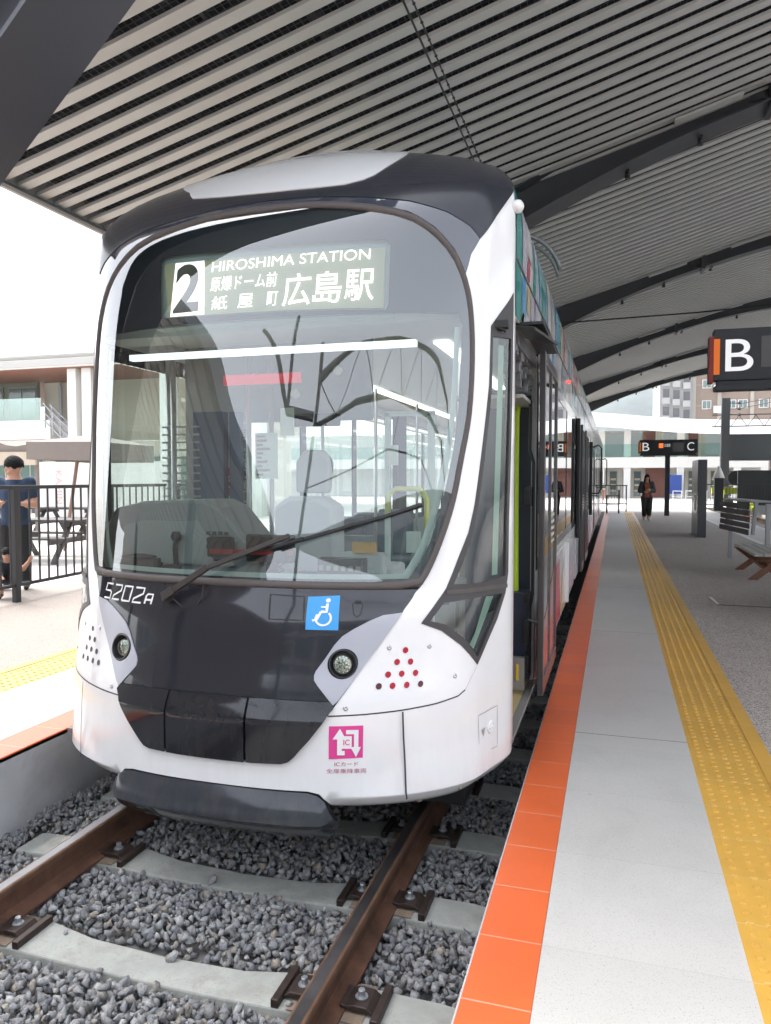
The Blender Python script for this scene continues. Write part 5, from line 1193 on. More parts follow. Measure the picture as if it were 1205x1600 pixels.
# ------------------------------------------------------------------ people
SKIN = mat('skin', (.52, .29, .20), .5); HAIR = mat('hair_black', (.010, .009, .009), .75, spec=.2)
def person(loc, rz, H, pose, radii, mats_by, label, sit=None, hair_long=False):
    """pose: joint name -> (x, y, z) in units of standing height, facing -y; one continuous remeshed body"""
    r = thing('person', loc, label, 'person'); J = {k: Vector(v)*H for k, v in pose.items()}
    E_ = [('pelvis', 'waist'), ('waist', 'chest'), ('chest', 'neck'), ('neck', 'headb'), ('headb', 'head')]
    for s in 'LR': E_ += [('pelvis', 'hip'+s), ('hip'+s, 'knee'+s), ('knee'+s, 'ankle'+s), ('ankle'+s, 'toe'+s), ('chest', 'sho'+s), ('sho'+s, 'elb'+s), ('elb'+s, 'wri'+s), ('wri'+s, 'palm'+s)]
    def rad(k):
        q = radii[k.rstrip('LR') if k[:-1] in ('hip', 'knee', 'ankle', 'toe', 'sho', 'elb', 'wri', 'palm') else k]; return (q[0]*H, q[1]*H) if isinstance(q, tuple) else (q*H, q*H)
    bm = bmesh.new(); base = bpy.data.meshes.new('body')
    def capsule(a, b_, ra, rb, n=18):
        d = b_-a; L = d.length; d = d.normalized() if L > 1e-6 else Vector((0, 0, 1)); sx = Vector((1, 0, 0)); sx = (sx-d*sx.dot(d))
        if sx.length < .15: sx = Vector((0, 1, 0)); sx = sx-d*sx.dot(d)
        sx.normalize(); sy = d.cross(sx); rows = []
        for q in (-90, -60, -30, 0): rows.append((a+d*sin(radians(q))*min(ra), ra, cos(radians(q))))
        for t_ in (.25, .5, .75): rows.append((a+d*L*t_, (ra[0]+(rb[0]-ra[0])*t_, ra[1]+(rb[1]-ra[1])*t_), 1))
        for q in (0, 30, 60, 90): rows.append((b_+d*sin(radians(q))*min(rb), rb, cos(radians(q))))
        R_ = [[bm.verts.new(c+sx*cos(2*pi*j/n)*r_[0]*max(k_, .02)+sy*sin(2*pi*j/n)*r_[1]*max(k_, .02)) for j in range(n)] for c, r_, k_ in rows]
        for i in range(len(R_)-1):
            for j in range(n): bm.faces.new((R_[i][j], R_[i][(j+1) % n], R_[i+1][(j+1) % n], R_[i+1][j]))
        bm.faces.new(R_[0][::-1]); bm.faces.new(R_[-1])
    for a_, b_ in E_:
        ra, rb = rad(a_), rad(b_)
        if a_ == 'chest' and b_[:3] == 'sho': ra = (rb[0]*1.25, rb[1]*1.25)
        if a_ == 'pelvis' and b_[:3] == 'hip': ra = rb
        if a_ == 'chest' and b_ == 'neck': ra = (rb[0]*1.7, rb[1]*1.5)
        if b_[:4] == 'palm': rb = (rb[0], rb[1])
        capsule(J[a_], J[b_], ra, rb)
    HS = mats_by.get('hs', 1)
    # head: skull, jaw, nose, ears
    hc = J['head']; hx = .0445*H; fwd = Vector(pose.get('look', (0, -1, 0))) if 'look' in pose else Vector((0, -1, 0))
    look = r.get('_look'); 
    def ell(c, rad, M=Matrix.Identity(3)):
        m2 = bmesh.ops.create_icosphere(bm, subdivisions=3, radius=1)
        for v in m2['verts']: v.co = c + M @ Vector((v.co.x*rad[0], v.co.y*rad[1], v.co.z*rad[2]))*HS
    M = Matrix.Rotation(radians(mats_by.get('turn', 0)), 3, 'Z') @ Matrix.Rotation(radians(mats_by.get('nod', 0)), 3, 'X')
    def hp(x, y, z): return hc + M @ (Vector((x, y, z))*H*HS)
    ell(hp(0, .004, .008), (.0445*H, .054*H, .056*H), M); ell(hp(0, -.016, -.026), (.033*H, .034*H, .036*H), M); ell(hp(0, -.055, -.012), (.0075*H, .010*H, .015*H), M)
    for s in (1, -1): ell(hp(.045*s, .004, -.008), (.005*H, .012*H, .018*H), M); ell(hp(.018*s, -.046, -.028), (.012*H, .008*H, .010*H), M)
    ell(hp(0, -.047, -.036), (.014*H, .006*H, .004*H), M)
    # fingers curled around what the hand holds
    for s in 'LR':
        wv, pv = J['wri'+s], J['palm'+s]; d = (pv-wv).normalized(); up = Vector((0, 0, 1)); side = d.cross(up); side = side.normalized() if side.length > .1 else Vector((1, 0, 0)); nrm = side.cross(d)
        sgn = 1 if s == 'L' else -1
        for i, ln in enumerate((.022, .026, .024, .019)):
            c = pv + side*(i-1.5)*.0098*H + d*.006*H; p1 = c+d*ln*H*.8; p2 = p1+d*ln*H*.3-nrm*ln*H*.55*-1; bmt = MB(); bmt.tube([c, p1, p2], [.0052*H, .0046*H, .0036*H], 8)
            vs = [bm.verts.new(v) for v in bmt.v]; [bm.faces.new([vs[k] for k in f]) for f in bmt.f]
        c = wv.lerp(pv, .5); p1 = c+side*sgn*-.016*H+d*.006*H; p2 = p1+d*.016*H+nrm*.006*H; bmt = MB(); bmt.tube([c, p1, p2], [.0062*H, .0056*H, .0042*H], 8)
        vs = [bm.verts.new(v) for v in bmt.v]; [bm.faces.new([vs[k] for k in f]) for f in bmt.f]
    bm.to_mesh(base); bm.free()
    o = bpy.data.objects.new('body', base); col.objects.link(o); rm = o.modifiers.new('rm', 'REMESH'); rm.mode = 'VOXEL'; rm.voxel_size = .0055*H/1.0 if H > 1 else .006; rm.use_smooth_shade = True
    ms = o.modifiers.new('sm', 'SMOOTH'); ms.factor = .5; ms.iterations = 5
    fin_ = bpy.data.meshes.new_from_object(o.evaluated_get(bpy.context.evaluated_depsgraph_get())); bpy.data.objects.remove(o)
    # clothing regions by nearest bone
    order = ['skin', 'top', 'legs', 'shoe', 'inner']; fin_.materials.clear()
    for k in order: fin_.materials.append(mats_by.get(k) or SKIN)
    bones = []
    for a, b_ in E_:
        kk = b_.rstrip('LR') if b_[-1] in 'LR' else b_
        reg = {'waist': 'top', 'chest': 'top', 'neck': 'top', 'headb': 'skin', 'head': 'skin', 'hip': 'legs', 'knee': 'legs', 'ankle': 'legs', 'toe': 'shoe', 'sho': 'top', 'elb': 'top', 'wri': mats_by.get('fore', 'skin'), 'palm': 'skin'}[kk]
        if kk in mats_by.get('over', {}): reg = mats_by['over'][kk]
        bones.append((np.array(J[a]), np.array(J[b_]), order.index(reg), kk, np.mean(rad(a)) if a not in ('pelvis', 'chest') or b_ in ('waist', 'neck') else np.mean(rad(b_)), np.mean(rad(b_))))
    cen = np.empty(len(fin_.polygons)*3); fin_.polygons.foreach_get('center', cen); cen = cen.reshape(-1, 3); best = np.full(len(cen), 1e9); mi = np.zeros(len(cen), np.int32)
    for a, b_, m_, kk, r0, r1 in bones:
        ab = b_-a; t_ = np.clip(((cen-a)@ab)/max(ab@ab, 1e-9), 0, 1); dd = np.linalg.norm(cen-(a+t_[:, None]*ab), axis=1)-(r0+(r1-r0)*t_)*.9
        mm = np.full(len(cen), m_)
        if kk == 'elb' and mats_by.get('short'): mm = np.where(t_ > .72, 0, m_)
        if kk == 'wri' and mats_by.get('fore') == 'top': mm = np.where(t_ > .93, 0, m_)
        if kk == 'neck': mm = np.where(t_ > .86, 0, m_)
        if kk == 'ankle': mm = np.where(t_ > mats_by.get('hem', .93), mats_by.get('hemi', 3), m_)
        u_ = dd < best; best = np.where(u_, dd, best); mi = np.where(u_, mm, mi)
    if 'front' in mats_by: # open jacket: inner garment shows on the chest front
        f_ = (np.abs(cen[:, 0]) < .045*H) & (cen[:, 1] < -.01*H) & (cen[:, 2] > .50*H) & (cen[:, 2] < .81*H) & (mi == 1); mi = np.where(f_, 4, mi)
    fin_.polygons.foreach_set('material_index', mi.astype(np.int32)); fin_.polygons.foreach_set('use_smooth', [True]*len(mi)); fin_.update()
    bo_ = bpy.data.objects.new('body', fin_); col.objects.link(bo_); bo_.parent = r
    # hair cap, eyes, brows, mouth
    def child(mb, nm, m_, sm_=True): 
        me2 = bpy.data.meshes.new(nm); me2.from_pydata(mb.v, [], mb.f); me2.materials.append(m_); me2.polygons.foreach_set('use_smooth', [sm_]*len(mb.f)); o2 = bpy.data.objects.new(nm, me2); col.objects.link(o2); o2.parent = r; return o2
    rh = random.Random(4); jag = [rh.uniform(-.10, .12) for _ in range(28)]; b = MB(); k = 0; rows = 14; cols_ = 28; vs = []
    for i in range(rows+1):
        th = pi*.62*i/rows
        for j in range(cols_):
            ph = 2*pi*j/cols_; front = max(0, -sin(ph)); th2 = th*(1-.30*front**2) ; rr_ = 1+rh.uniform(-.05, .075)
            if hair_long and sin(ph) > -.35: th2 = th
            if i >= rows-1: th2 += jag[j]
            vs.append(tuple(hp(.052*rr_*sin(th2)*cos(ph), .006+.062*rr_*sin(th2)*sin(ph), .012+.062*rr_*cos(th2))))
    b.add(vs, [(i*cols_+j, i*cols_+(j+1) % cols_, (i+1)*cols_+(j+1) % cols_, (i+1)*cols_+j) for i in range(rows) for j in range(cols_)]); 
    if hair_long:
        for j in range(26):
            a = pi*(-.10+1.2*j/25); p = hp(.049*cos(a), .006+.052*sin(a), -.005); q = p+Vector((.012*cos(a)*H, .006*H, -.10*H)); e = q+Vector((.004*cos(a)*H, .0, -.07*H)); b.tube([p, q, e], [.011*H, .012*H, .004*H], 6)
    child(b, 'hair', HAIR)
    b = MB()
    for s in (1, -1):
        q = MB(); q.lathe(hp(.017*s, -.0485, .004), [(.001, -.004*H/1.7), (.0035*H, -.001*H), (.0035*H, .001*H), (.001, .004*H/1.7)], 8); b.add(q.v, q.f)
        b.bar(hp(.009*s, -.050, .0155), hp(.026*s, -.047, .0150), .004*H, .003*H)
    child(b, 'eyes', mat('eye_dark', (.015, .01, .01), .3)); b = MB(); b.bar(hp(-.011, -.0535, -.0335), hp(.011, -.0535, -.0335), .003*H, .0028*H); child(b, 'mouth', mat('lip', (.38, .14, .12), .5))
    r.rotation_euler.z = rz; return r, J, M
RAD = dict(pelvis=(.085, .062), waist=(.082, .058), chest=(.095, .062), neck=.034, headb=.032, head=.03, hip=.052, knee=.034, ankle=.024, toe=.018, sho=.036, elb=.026, wri=.016, palm=(.020, .011))
stand = dict(pelvis=(0, 0, .52), waist=(0, -.005, .60), chest=(0, -.005, .73), neck=(0, -.002, .835), headb=(0, -.006, .875), head=(0, -.012, .93),
    hipL=(.055, 0, .49), kneeL=(.065, -.01, .27), ankleL=(.07, .01, .05), toeL=(.085, -.075, .018), hipR=(-.055, 0, .49), kneeR=(-.06, -.02, .27), ankleR=(-.065, .0, .05), toeR=(-.08, -.085, .018),
    shoL=(.105, 0, .805), elbL=(.135, .02, .64), wriL=(.075, -.125, .645), palmL=(.045, -.155, .655), shoR=(-.105, 0, .805), elbR=(-.135, .02, .64), wriR=(-.075, -.125, .645), palmR=(-.045, -.155, .655))
NAVY = mat('shirt_navy', (.018, .04, .085), .8, bump=.1, bscale=60); TRB = mat('trousers_black', (.014, .014, .016), .8, bump=.1, bscale=50); SHOE = mat('shoe_black', (.012, .012, .012), .4)
RADM = dict(RAD); RADM.update(pelvis=(.098, .078), waist=(.100, .080), chest=(.108, .078), hip=.064, knee=.046, ankle=.034, sho=.044, elb=.033)
stand2 = dict(stand); stand2.update(head=(0, -.02, .915), headb=(0, -.012, .865), neck=(0, -.004, .835)); RADM['neck'] = .05; RADM['headb'] = .042
man, JM, _ = person((-7.50, 7.95, ZP), radians(28), 1.75, stand2, RADM, dict(over={'hip': 'top'}, hs=1.12, top=NAVY, legs=TRB, shoe=SHOE, short=True, turn=-55, nod=12), 'man in navy polo shirt looking aside, hands raised, behind the railing')
b = MB(); c = (JM['palmL']+JM['palmR'])/2+Vector((0, -.03, .02)); b.box(c.x-.035, c.x+.035, c.y-.07, c.y+.07, c.z+.0, c.z+.01)
ph_ = tag(b.build('phone', BLACK), 'black phone in the hands of the man in the navy shirt', 'phone'); ph_.location = man.location; ph_.rotation_euler = man.rotation_euler
crouch = dict(pelvis=(0, .10, .22), waist=(0, .05, .29), chest=(0, -.03, .39), neck=(0, -.08, .47), headb=(0, -.10, .50), head=(0, -.13, .555),
    hipL=(.06, .08, .21), kneeL=(.10, -.15, .27), ankleL=(.08, -.02, .05), toeL=(.09, -.11, .02), hipR=(-.06, .08, .21), kneeR=(-.10, -.15, .27), ankleR=(-.08, -.02, .05), toeR=(-.09, -.11, .02),
    shoL=(.085, -.05, .44), elbL=(.17, -.10, .36), wriL=(.25, -.16, .46), palmL=(.27, -.18, .50), shoR=(-.085, -.05, .44), elbR=(-.10, -.16, .33), wriR=(-.05, -.24, .28), palmR=(-.03, -.26, .27))
RADC = dict(RAD); RADC.update(neck=.04, head=.05, headb=.045, knee=.042, elb=.03, wri=.022, palm=(.026, .014))
kid, JK, _ = person((-7.02, 7.32, ZP), radians(35), 1.0, crouch, RADC, dict(top=mat('tee_dark', (.02, .025, .04), .8), legs=mat('shorts_dark', (.03, .028, .028), .8), shoe=SHOE, short=True, turn=25, nod=28, hem=.15, hemi=0), 'small child crouching in a dark tee, one hand on a railing bar')
walk = dict(stand); walk.update(kneeL=(.05, -.03, .27), ankleL=(.045, -.02, .055), toeL=(.05, -.10, .02), kneeR=(-.045, .0, .27), ankleR=(-.045, .06, .06), toeR=(-.05, -.02, .02), wriL=(.03, -.11, .66), palmL=(-.0, -.125, .665), wriR=(-.03, -.11, .62), palmR=(.0, -.125, .625), elbL=(.15, .01, .64), elbR=(-.15, .01, .64))
RW = dict(RAD); RW.update(pelvis=(.105, .08), waist=(.095, .07), chest=(.10, .075), hip=.072, knee=.064, ankle=.040, sho=.05, elb=.046, wri=.034)
person((1.08, 27.6, ZP), radians(4), 1.60, walk, RW, dict(top=mat('jacket_dark', (.035, .032, .035), .8), inner=mat('knit_rust', (.32, .09, .04), .9), legs=TRB, shoe=mat('trainer_pale', (.55, .50, .45), .6), front=1, fore='top', hem=.78, hemi=0, nod=10), 'woman with long black hair walking up the platform, dark jacket over a rust knit', hair_long=True)

# ------------------------------------------------------------------ picnic tables and tent beyond the left railing
DKW = mat('wood_dark', (.055, .05, .045), .6, var=.2, vscale=6)
def picnic(x, y, rz, lab):
    r = thing('picnic_table', (x, y, ZP), lab, 'picnic table', 'dark picnic tables beyond the left railing')
    b = MB()
    for i in range(5): b.box(x-.9, x+.9, y-.38+i*.155, y-.38+i*.155+.14, ZP+.70, ZP+.74)
    b.build('table_top', DKW, r, bevel=.004)
    for s in (1, -1):
        b = MB(); [b.box(x-.9, x+.9, y+s*.68-.13+i*.135, y+s*.68-.13+i*.135+.125, ZP+.42, ZP+.455) for i in range(2)]; b.build('bench', DKW, r, bevel=.004)
        b = MB(); xx = x+s*.62; b.bar((xx, y-.70, ZP), (xx, y-.15, ZP+.70), .045, .09, (1, 0, 0)); b.bar((xx, y+.70, ZP), (xx, y+.15, ZP+.70), .045, .09, (1, 0, 0)); b.bar((xx, y-.78, ZP+.38), (xx, y+.78, ZP+.38), .045, .09); b.bar((xx, y-.36, ZP+.66), (xx, y+.36, ZP+.66), .045, .08); b.build('leg_frame', DKW, r, bevel=.004)
    r.rotation_euler.z = rz; return r
picnic(-9.75, 11.0, radians(8), 'dark wooden picnic table just beyond the left railing')
picnic(-12.9, 15.5, radians(5), 'further dark picnic table partly behind the man in navy')
t_ = thing('market_parasol', (-10.6, 12.6, ZP), 'taupe flat-sided parasol roof on a slanting wooden pole above the picnic tables', 'parasol')
TAU = mat('canvas_taupe', (.20, .165, .145), .85, var=.06)
b = MB(); b.tube([(-10.58, 12.5, ZP), (-10.18, 12.5, 2.40)], .035, 8); b.build('pole', mat('pole_wood', (.22, .13, .09), .6), t_)
b = MB(); X0, X1, Y0, Y1 = -11.30, -9.70, 12.3, 14.3; ZT_, ZB_ = 2.46, 2.07
b.add([(X0, Y0, ZT_), (X1, Y0, ZT_-.02), (X1, Y1, ZT_-.02), (X0, Y1, ZT_), (X0, Y0, ZB_+.04), (X1, Y0, ZB_), (X1, Y1, ZB_), (X0, Y1, ZB_), ((X0+X1)/2, (Y0+Y1)/2, ZT_+.18)], [(0, 1, 8), (1, 2, 8), (2, 3, 8), (3, 0, 8), (0, 4, 5, 1), (1, 5, 6, 2), (2, 6, 7, 3), (3, 7, 4, 0)]); b.build('canvas', TAU, t_, solid=.01)
t_ = thing('awning', (-16, 14.5, ZP), 'long beige awning with scalloped edge over the shop front on the far left', 'awning')
b = MB(); 
for i in range(6):
    x0 = -19.57+i*1.1; P = [(x0, 2.60), (x0+.27, 2.52), (x0+.55, 2.49), (x0+.83, 2.52), (x0+1.1, 2.60)]
    for p, q in zip(P[:-1], P[1:]): b.add([(p[0], 14.4, p[1]), (q[0], 14.4, q[1]), (q[0], 14.45, 2.36), (p[0], 14.45, 2.36)], [(0, 1, 2, 3)]); b.add([(p[0], 14.4, p[1]), (q[0], 14.4, q[1]), (q[0], 16.5, 2.75), (p[0], 16.5, 2.75)], [(0, 1, 2, 3)])
b.build('canvas', TAU, t_, solid=.01); b = MB(); b.box(-19.57, -12.97, 14.38, 14.44, 2.04, 2.35); b.build('valance', mat('valance_beige', (.46, .38, .30), .8), t_)
for x in (-19.5, -13.1): b = MB(); b.box(x, x+.08, 14.5, 14.58, ZP, 2.4); b.build('post', TAU, t_)
t_ = thing('board_sign', (-23.2, 26, ZP), 'dark folding board sign standing behind the picnic table', 'board sign')
for s in (1, -1):
    b = MB(); b.bar((-23.2, 26.0+s*.22, ZP), (-23.2, 26.0+s*.02, ZP+.95), .55, .02, (0, 1, 0)); b.build('board', mat('board_dark', (.05, .05, .055), .5), t_)
t_ = thing('pallet_fence', (-13, 22, ZP), 'pale printed hoarding with faint red lettering in front of the shop', 'hoarding')
b = MB(); b.box(-19.5, -13.8, 21.6, 21.7, ZP, 2.3); ho = b.build('hoarding_board', mat('hoarding_white', (.62, .60, .58), .7, var=.08, vscale=4), t_)
b = MB(); fit_text(b, 'KAMIN', 0, 1.15, 0, .26, lambda x, y: (-18.6+y, 21.59, 2.0-x)); b.build('hoarding_text', mat('hoarding_red', (.55, .35, .35), .7), ho)

# ------------------------------------------------------------------ buildings
WALLW = mat('wall_white', (.74, .73, .70), .7, var=.03); BRN = mat('panel_brown', (.23, .085, .06), .6, var=.1, vscale=2); SOF = mat('soffit_wood', (.28, .12, .075), .6, var=.25, vscale=3); BGL = mat('building_glass', (.10, .14, .14), .1, coat=.8); CRM = mat('cream_wall', (.60, .55, .46), .7)
GRN = glass('balcony_glass', (.85, .95, .93), .02, .5)
# left terrace building at y 24..34
t_ = thing('terrace_building', (-26, 28, ZP), 'white building with brown timber soffit, columns and glass balcony beyond the left railing', 'building')
b = MB(); b.box(-48, -12.5, 26.0, 40, 6.36, 6.72); b.box(-48, -14.5, 29, 44, 7.5, 8.5); b.build('roof', WALLW, t_)
b = MB(); b.box(-48, -12.6, 26.1, 39.9, 6.335, 6.355); b.build('soffit', SOF, t_)
b = MB(); b.box(-48, -12.6, 25.94, 26.0, 6.42, 6.70); b.build('fascia', mat('fascia_grey', (.45, .43, .41), .6), t_)
b = MB(); b.box(-26.4, -13, 30.0, 30.3, 3.5, 6.33); b.box(-48, -13, 28.8, 29.0, ZP, 3.4); b.build('wall', CRM, t_)
b = MB(); b.box(-48, -26.4, 29.6, 29.7, 3.6, 6.33); b.build('window_wall', mat('frame_olive', (.16, .16, .12), .5), t_)
b = MB(); b.box(-48, -23.5, 27.0, 29.6, 3.45, 4.28); b.build('balcony', WALLW, t_)
for x0, x1, y in ((-22.07, -21.65, 26.4), (-21.35, -20.9, 26.4), (-17.6, -17.1, 26.4), (-13.6, -13.1, 26.4)):
    b = MB(); b.box(x0, x1, y, y+.5, ZP, 6.33); b.build('column', WALLW, t_)
b = MB(); b.tube([(-25.3, 29.8, 3.5), (-25.3, 29.8, 6.3)], .08, 8); b.build('downpipe', GM, t_)
b = MB(); b.box(-48, -24.0, 27.02, 27.05, 4.28, 5.25); b.build('balcony_glass', GRN, t_)
for i in range(9):
    x = -27.3-i*2.0; b = MB(); b.box(x-.85, x+.85, 29.54, 29.6, 4.0, 6.15); w0 = b.build('window', mat('frame_grey', (.2, .19, .16), .5), t_)
    q = MB(); q.box(x-.78, x-.03, 29.52, 29.54, 4.1, 6.05); q.box(x+.03, x+.78, 29.52, 29.54, 4.1, 6.05); q.build('pane', BGL, w0)
for i in range(8): b = MB(); x = -15.2-i*2.2; b.box(x-.8, x+.8, 28.74, 28.8, ZP, 2.8); w0 = b.build('shopfront', mat('frame_cream', (.5, .47, .4), .5), t_); q = MB(); q.box(x-.72, x-.04, 28.72, 28.74, ZP+.1, 2.7); q.box(x+.04, x+.72, 28.72, 28.74, ZP+.1, 2.7); q.build('pane', mat('shop_glass_green', (.12, .20, .17), .1, coat=.6), w0)
b = MB()
for dy in (26.6, 27.0):
    for dz in (0, -.35, -.7): b.bar((-23.5, dy, 4.95+dz), (-21.2, dy, 3.0+dz), .05, .05)
    for i in range(6): b.bar((-23.4+i*.4, dy, 4.9-i*.34), (-23.4+i*.4, dy, 3.9-i*.34), .04, .04)
b.build('stair_rail', GM, t_)
# long station building across the end, y 62
t_ = thing('station_building', (3, 66, ZP), 'two-storey white station building with curved roof and brown panels across the end of the platform', 'building')
b = MB(); xsr = np.linspace(-40, 26, 34)
def zr(x): return 5.05+1.0/(1+math.exp((x-1.5)/2.2))+max(0, (-2-x))*.08
for x in xsr: z = zr(x); b.v += [(x, 57.5, z-.25), (x, 76, z+.9), (x, 76, z+1.2), (x, 57.5, z+.75)]
for i in range(len(xsr)-1):
    for j in range(4): b.f.append((4*i+j, 4*i+4+j, 4*i+4+(j+1) % 4, 4*i+(j+1) % 4)); b.m.append(0)
b.build('roof', mat('roof_white', (.78, .78, .78), .5), t_)
b = MB(); b.box(-40, 10.5, 62.2, 62.5, ZP, 5.5); b.build('wall', WALLW, t_)
b = MB(); b.box(-40, 10.6, 60.0, 62.1, 2.55, 3.35); b.build('balcony', WALLW, t_)
b = MB(); b.box(-40, 10.6, 60.05, 60.07, 3.35, 4.35); b.build('balcony_glass', GRN, t_)
for x in (-9, -5.2, -1.0, .9, 4.7, 8.6, 10.4): b = MB(); b.box(x-.25, x+.25, 60.1, 60.5, ZP, 5.4); b.build('column', WALLW, t_)
for x0, x1 in ((-6.6, -5.5), (-3.2, -1.7), (2.1, 3.0), (5.4, 6.1), (8.9, 10.2)):
    b = MB(); b.box(x0, x1, 62.1, 62.2, 3.35, 5.4); b.build('brown_panel', BRN, t_)
b = MB(); b.box(2.3, 3.9, 61.9, 62.2, ZP, 2.55); b.build('brown_panel', BRN, t_)
for x0, x1 in ((-1.2, -.4), (3.1, 3.5), (4.0, 4.6), (6.3, 6.8)): b = MB(); b.box(x0, x1, 62.12, 62.2, 3.35, 5.4); b.build('stone_panel', CRM, t_)
for i, x in enumerate((-7.6, -6.2, -4.4, -3.0, -1.0, -.1, .9, 1.7, 4.9, 5.7, 6.5, 7.3, 8.3, 9.2)):
    b = MB(); b.box(x-.34, x+.34, 62.08, 62.2, ZP, 2.4); w0 = b.build('shopfront', CRM, t_); q = MB(); q.box(x-.26, x+.26, 62.06, 62.08, ZP+.1, 2.3); q.build('pane', BGL, w0)
    q = MB()
    for j in range(3): q.box(x-.2, x+.2, 62.03, 62.06, .7+j*.45, .85+j*.45)
    q.build('shop_display', mat('display_pale', (.6, .5, .35), .6), w0)
for x, w_ in ((-.2, 1.6), (1.6, .8), (4.1, .9), (7.2, 1.2)): b = MB(); b.box(x-w_/2, x+w_/2, 62.1, 62.2, 3.5, 5.3); b.build('upper_window', mat('upper_glass', (.55, .60, .62), .15, coat=.7), t_)
t_ = tag(MB().box(3.85, 4.75, 59.3, 59.5, .6, 2.0).build('blue_poster_stand', mat('poster_blue', (.02, .06, .28), .4)), 'blue poster stand in front of the brown panel of the station building', 'poster stand')
# potted planter, bollard lamp, people-sized clutter far off
t_ = thing('planter', (-.6, 45, ZP), 'terracotta planter behind the end railing', 'planter'); b = MB(); b.lathe((-.9, 45, ZP), [(.28, 0), (.42, .8), (.44, .82)], 14); b.build('pot', mat('terracotta', (.35, .12, .07), .7), t_, smooth=True)
b = MB(); rr = random.Random(2)
for i in range(240):
    a = rr.uniform(0, 2*pi); e = rr.uniform(0, 1.2); R_ = .18+rr.random()*.28; c = Vector((-.9+R_*cos(a)*cos(e), 45+R_*sin(a)*cos(e), 1.12+R_*sin(e))); d = Vector((rr.uniform(-1, 1), rr.uniform(-1, 1), rr.uniform(-.3, 1))).normalized()*.09; s_ = d.cross(Vector((0, 0, 1))).normalized()*.03; b.add([c-s_, c+d*.5-s_*1.3, c+d, c+s_], [(0, 1, 2, 3)])
b.build('foliage', mat('leaf_green', (.05, .11, .03), .6), t_)
for i in range(5):
    b = MB(); x = 3.5+i*.8; y = 50+i*.6; b.tube([(x, y, ZP), (x, y, .95), (x+.5, y, .95), (x+.5, y, ZP)], .03, 6); b.tube([(x, y, .6), (x+.5, y, .6)], .02, 6); tag(b.build('cycle_stand', mat('stand_pale', (.6, .6, .6), .5)), ['nearest pale hoop stand on the bright forecourt', 'second pale hoop stand on the bright forecourt', 'middle pale hoop stand of the five', 'fourth pale hoop stand on the bright forecourt', 'farthest pale hoop stand on the bright forecourt'][i], 'cycle stand', 'pale hoop stands on the forecourt')
# yellow buffer stop on the far track
t_ = thing('buffer_stop', (5.4, 46, ZP), 'yellow-green sloping buffer stop at the end of the far track', 'buffer stop'); YG = mat('buffer_yellow', (.45, .50, .03), .5)
b = MB(); b.bar((4.6, 36.5, .35), (4.9, 38.5, 1.15), .12, .18); b.bar((5.9, 36.5, .35), (5.9, 38.5, 1.15), .12, .18); b.box(4.4, 6.4, 38.4, 38.6, 1.0, 1.3); b.build('frame', YG, t_)
b = MB(); b.lathe((5.4, 38.2, 1.75), [(.35, 0), (.35, .05)], 18, M=Matrix.Rotation(radians(90), 3, 'X')); b.build('stop_disc', IRON, t_)
t_ = thing('cabinet', (4.35, 33.0, ZP), 'dark cabinet on legs beside the information slab', 'cabinet'); b = MB(); b.box(4.0, 4.35, 34.0, 34.3, ZP+.1, 1.75); b.build('cabinet_body', IRON, t_, bevel=.01); b = MB(); b.lathe((4.17, 34.15, 1.75), [(.24, 0), (.15, .25), (.04, .5)], 12); b.build('cap', WALLW, t_, smooth=True)
# dark boundary walls
t_ = thing('boundary_wall', (9, 38, ZP), 'long dark panelled boundary wall beyond the far track', 'wall'); PNL = mat('panel_black', (.028, .032, .032), .5, var=.06); joints(PNL, 0, 1.5, 0, .012, (.012, .012, .012))
b = MB(); b.box(5.35, 30, 37.2, 37.4, .55, 2.10); b.build('wall_panel', PNL, t_); b = MB(); b.box(5.3, 30, 37.15, 37.5, .1, .55); b.build('plinth', CONC, t_)
t_ = thing('footbridge', (14, 46, ZP), 'dark enclosed gantry crossing high behind the far track', 'gantry'); b = MB(); b.box(5.6, 34, 44, 45.5, 2.75, 4.10); b.build('gantry_panel', PNL, t_); b = MB(); b.box(5.6, 34, 43.9, 45.6, 2.70, 2.75); b.box(8, 8.3, 44.4, 44.7, .1, 2.7); b.box(16, 16.3, 44.4, 44.7, .1, 2.7); b.build('gantry_frame', IRON, t_)
# catenary pole with cross beam
t_ = thing('catenary_pole', (5.55, 43.5, ZP), 'tall dark overhead-line pole with lattice arm beyond the far track', 'catenary pole')
b = MB(); b.box(5.35, 5.75, 43.0, 43.4, ZP, 5.95); b.build('pole', mat('pole_dark', (.03, .032, .032), .5), t_); b = MB()
for z in (4.45, 5.05): b.box(4.9, 18, 43.1, 43.18, z, z+.05)
for i in range(16): x = 5.0+i*.8; b.bar((x, 43.14, 4.45), (x+.4, 43.14, 5.05), .03, .03); b.bar((x+.4, 43.14, 5.05), (x+.8, 43.14, 4.45), .03, .03)
b.build('lattice_arm', IRON, t_); b = MB()
for z in (5.4, 5.7, 5.1): b.bar((5.6, 43.2, z), (6.1, 42.8, z-.05), .04, .04); b.lathe((6.15, 42.75, z-.12), [(.07, 0), (.09, .06), (.05, .14)], 10)
b.build('insulator', IRON, t_)
for i, z in enumerate((5.6, 5.35)): tag(MB().tube([(6.1, 42.8, z), (14, 60, z+2.5), (22, 78, z+5)], .02, 5).build('power_line', WIRE), ['upper thin power line rising from the overhead-line pole', 'lower thin power line rising from the overhead-line pole'][i], 'power line')
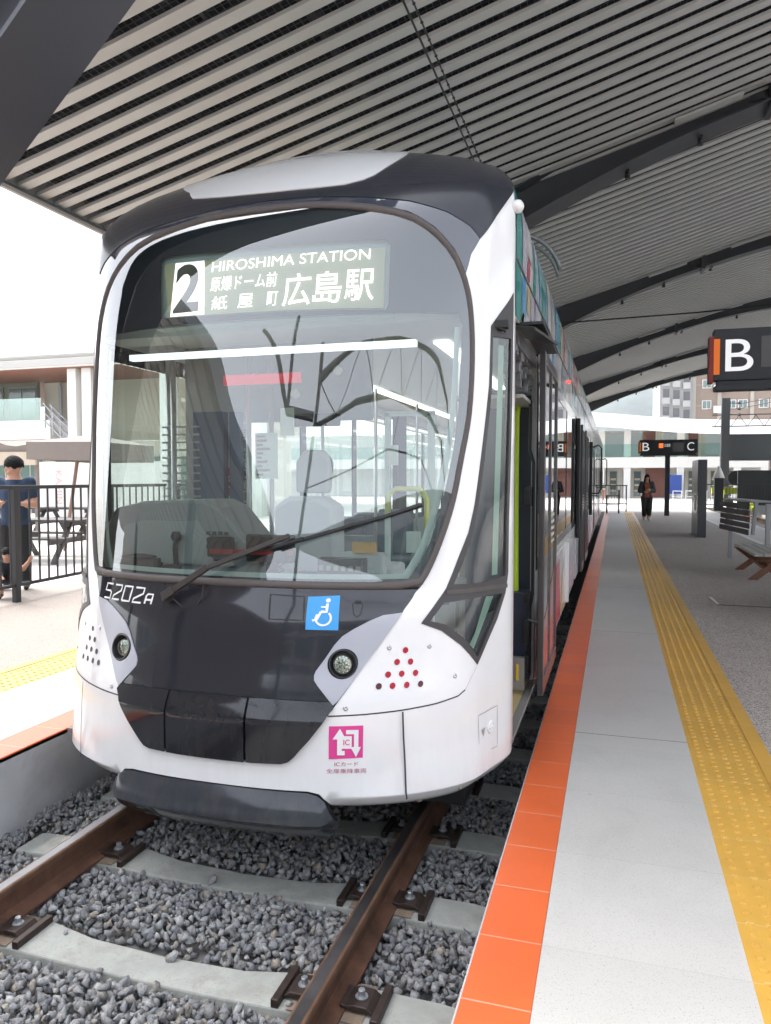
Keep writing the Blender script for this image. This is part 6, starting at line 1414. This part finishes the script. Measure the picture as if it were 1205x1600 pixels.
# tower blocks
t_ = thing('apartment_block', (22, 120, ZP), 'tall beige apartment block with rows of small windows seen under the canopy', 'apartment block')
BEI = mat('tile_beige', (.22, .165, .13), .7, var=.05, vscale=.3); joints(BEI, 2, 3.0, 0, .10, (.30, .27, .24)); b = MB(); b.box(10.8, 46, 118, 135, ZP, 24); b.build('wall', BEI, t_)
b = MB()
for x in (10.9, 14.3, 18.6, 23.0, 27.4): b.box(x-.25, x+.25, 117.8, 118, ZP, 24)
b.build('pilaster', mat('pilaster_cream', (.34, .31, .27), .7), t_)
for x in (12.6, 15.9, 17.4, 20.1, 21.6, 24.6, 26.0):
    for k in range(5):
        z = 5.8+k*3.0; b = MB(); b.box(x-.62, x+.62, 117.86, 118, z, z+1.25); w0 = b.build('window', mat('frame_white', (.65, .65, .63), .5), t_); q = MB(); q.box(x-.52, x-.04, 117.8, 117.86, z+.1, z+1.15); q.box(x+.04, x+.52, 117.8, 117.86, z+.1, z+1.15); q.build('pane', BGL, w0)
for k in range(5): z = 5.2+k*3; b = MB(); b.box(13.5, 15.1, 117.3, 117.6, z, z+.95); b.build('balcony', WALLW, t_)
t_ = thing('tower_block', (8, 118, ZP), 'pale grey tower block with recessed balconies left of the beige block', 'tower block')
GT = mat('tower_grey', (.24, .24, .24), .7); b = MB(); b.box(6.2, 10.6, 117, 140, ZP, 24); b.build('wall', GT, t_)
for k in range(8):
    for i, x in enumerate((6.5, 7.9, 9.3)):
        z = 2.2+k*2.6-i*.25; b = MB(); b.box(x, x+1.0, 116.6, 117, z, z+.9); bb_ = b.build('balcony', mat('balcony_grey', (.33, .33, .33), .6), t_); q = MB(); q.box(x+.1, x+.95, 116.9, 116.98, z+.9, z+2.2); q.build('balcony_opening', mat('opening_dark', (.08, .08, .085), .4), bb_)
# wooded hill
b = MB(); rr = random.Random(6); N_ = 70; vs = []
for j in range(18):
    for i in range(N_):
        x = -200+i*11; y = 640+j*24; h = 92*math.exp(-((x-20)/105)**2)*math.exp(-((y-850)/150)**2) + 46*math.exp(-((x-190)/120)**2)*math.exp(-((y-850)/150)**2)
        vs.append((x, y, h+rr.uniform(-2, 2)-1))
b.add(vs, [(j*N_+i, j*N_+i+1, (j+1)*N_+i+1, (j+1)*N_+i) for j in range(17) for i in range(N_-1)])
tag(b.build('hill', mat('hill_green', (.03, .055, .05), .9, var=.75, vscale=.09, bump=1, bscale=.3), smooth=True), kind='structure')
hz = bpy.data.materials.new('air_haze'); hz.use_nodes = True; hz.node_tree.nodes.remove(hz.node_tree.nodes['Principled BSDF'])
v = hz.node_tree.nodes.new('ShaderNodeVolumePrincipled'); v.inputs['Color'].default_value = (.93, .96, 1, 1); v.inputs['Density'].default_value = .0004; hz.node_tree.links.new(v.outputs[0], hz.node_tree.nodes['Material Output'].inputs['Volume'])
HAZE = True
if HAZE: tag(MB().box(-400, 900, -60, 1250, -1.6, 130).build('haze', hz), kind='stuff')
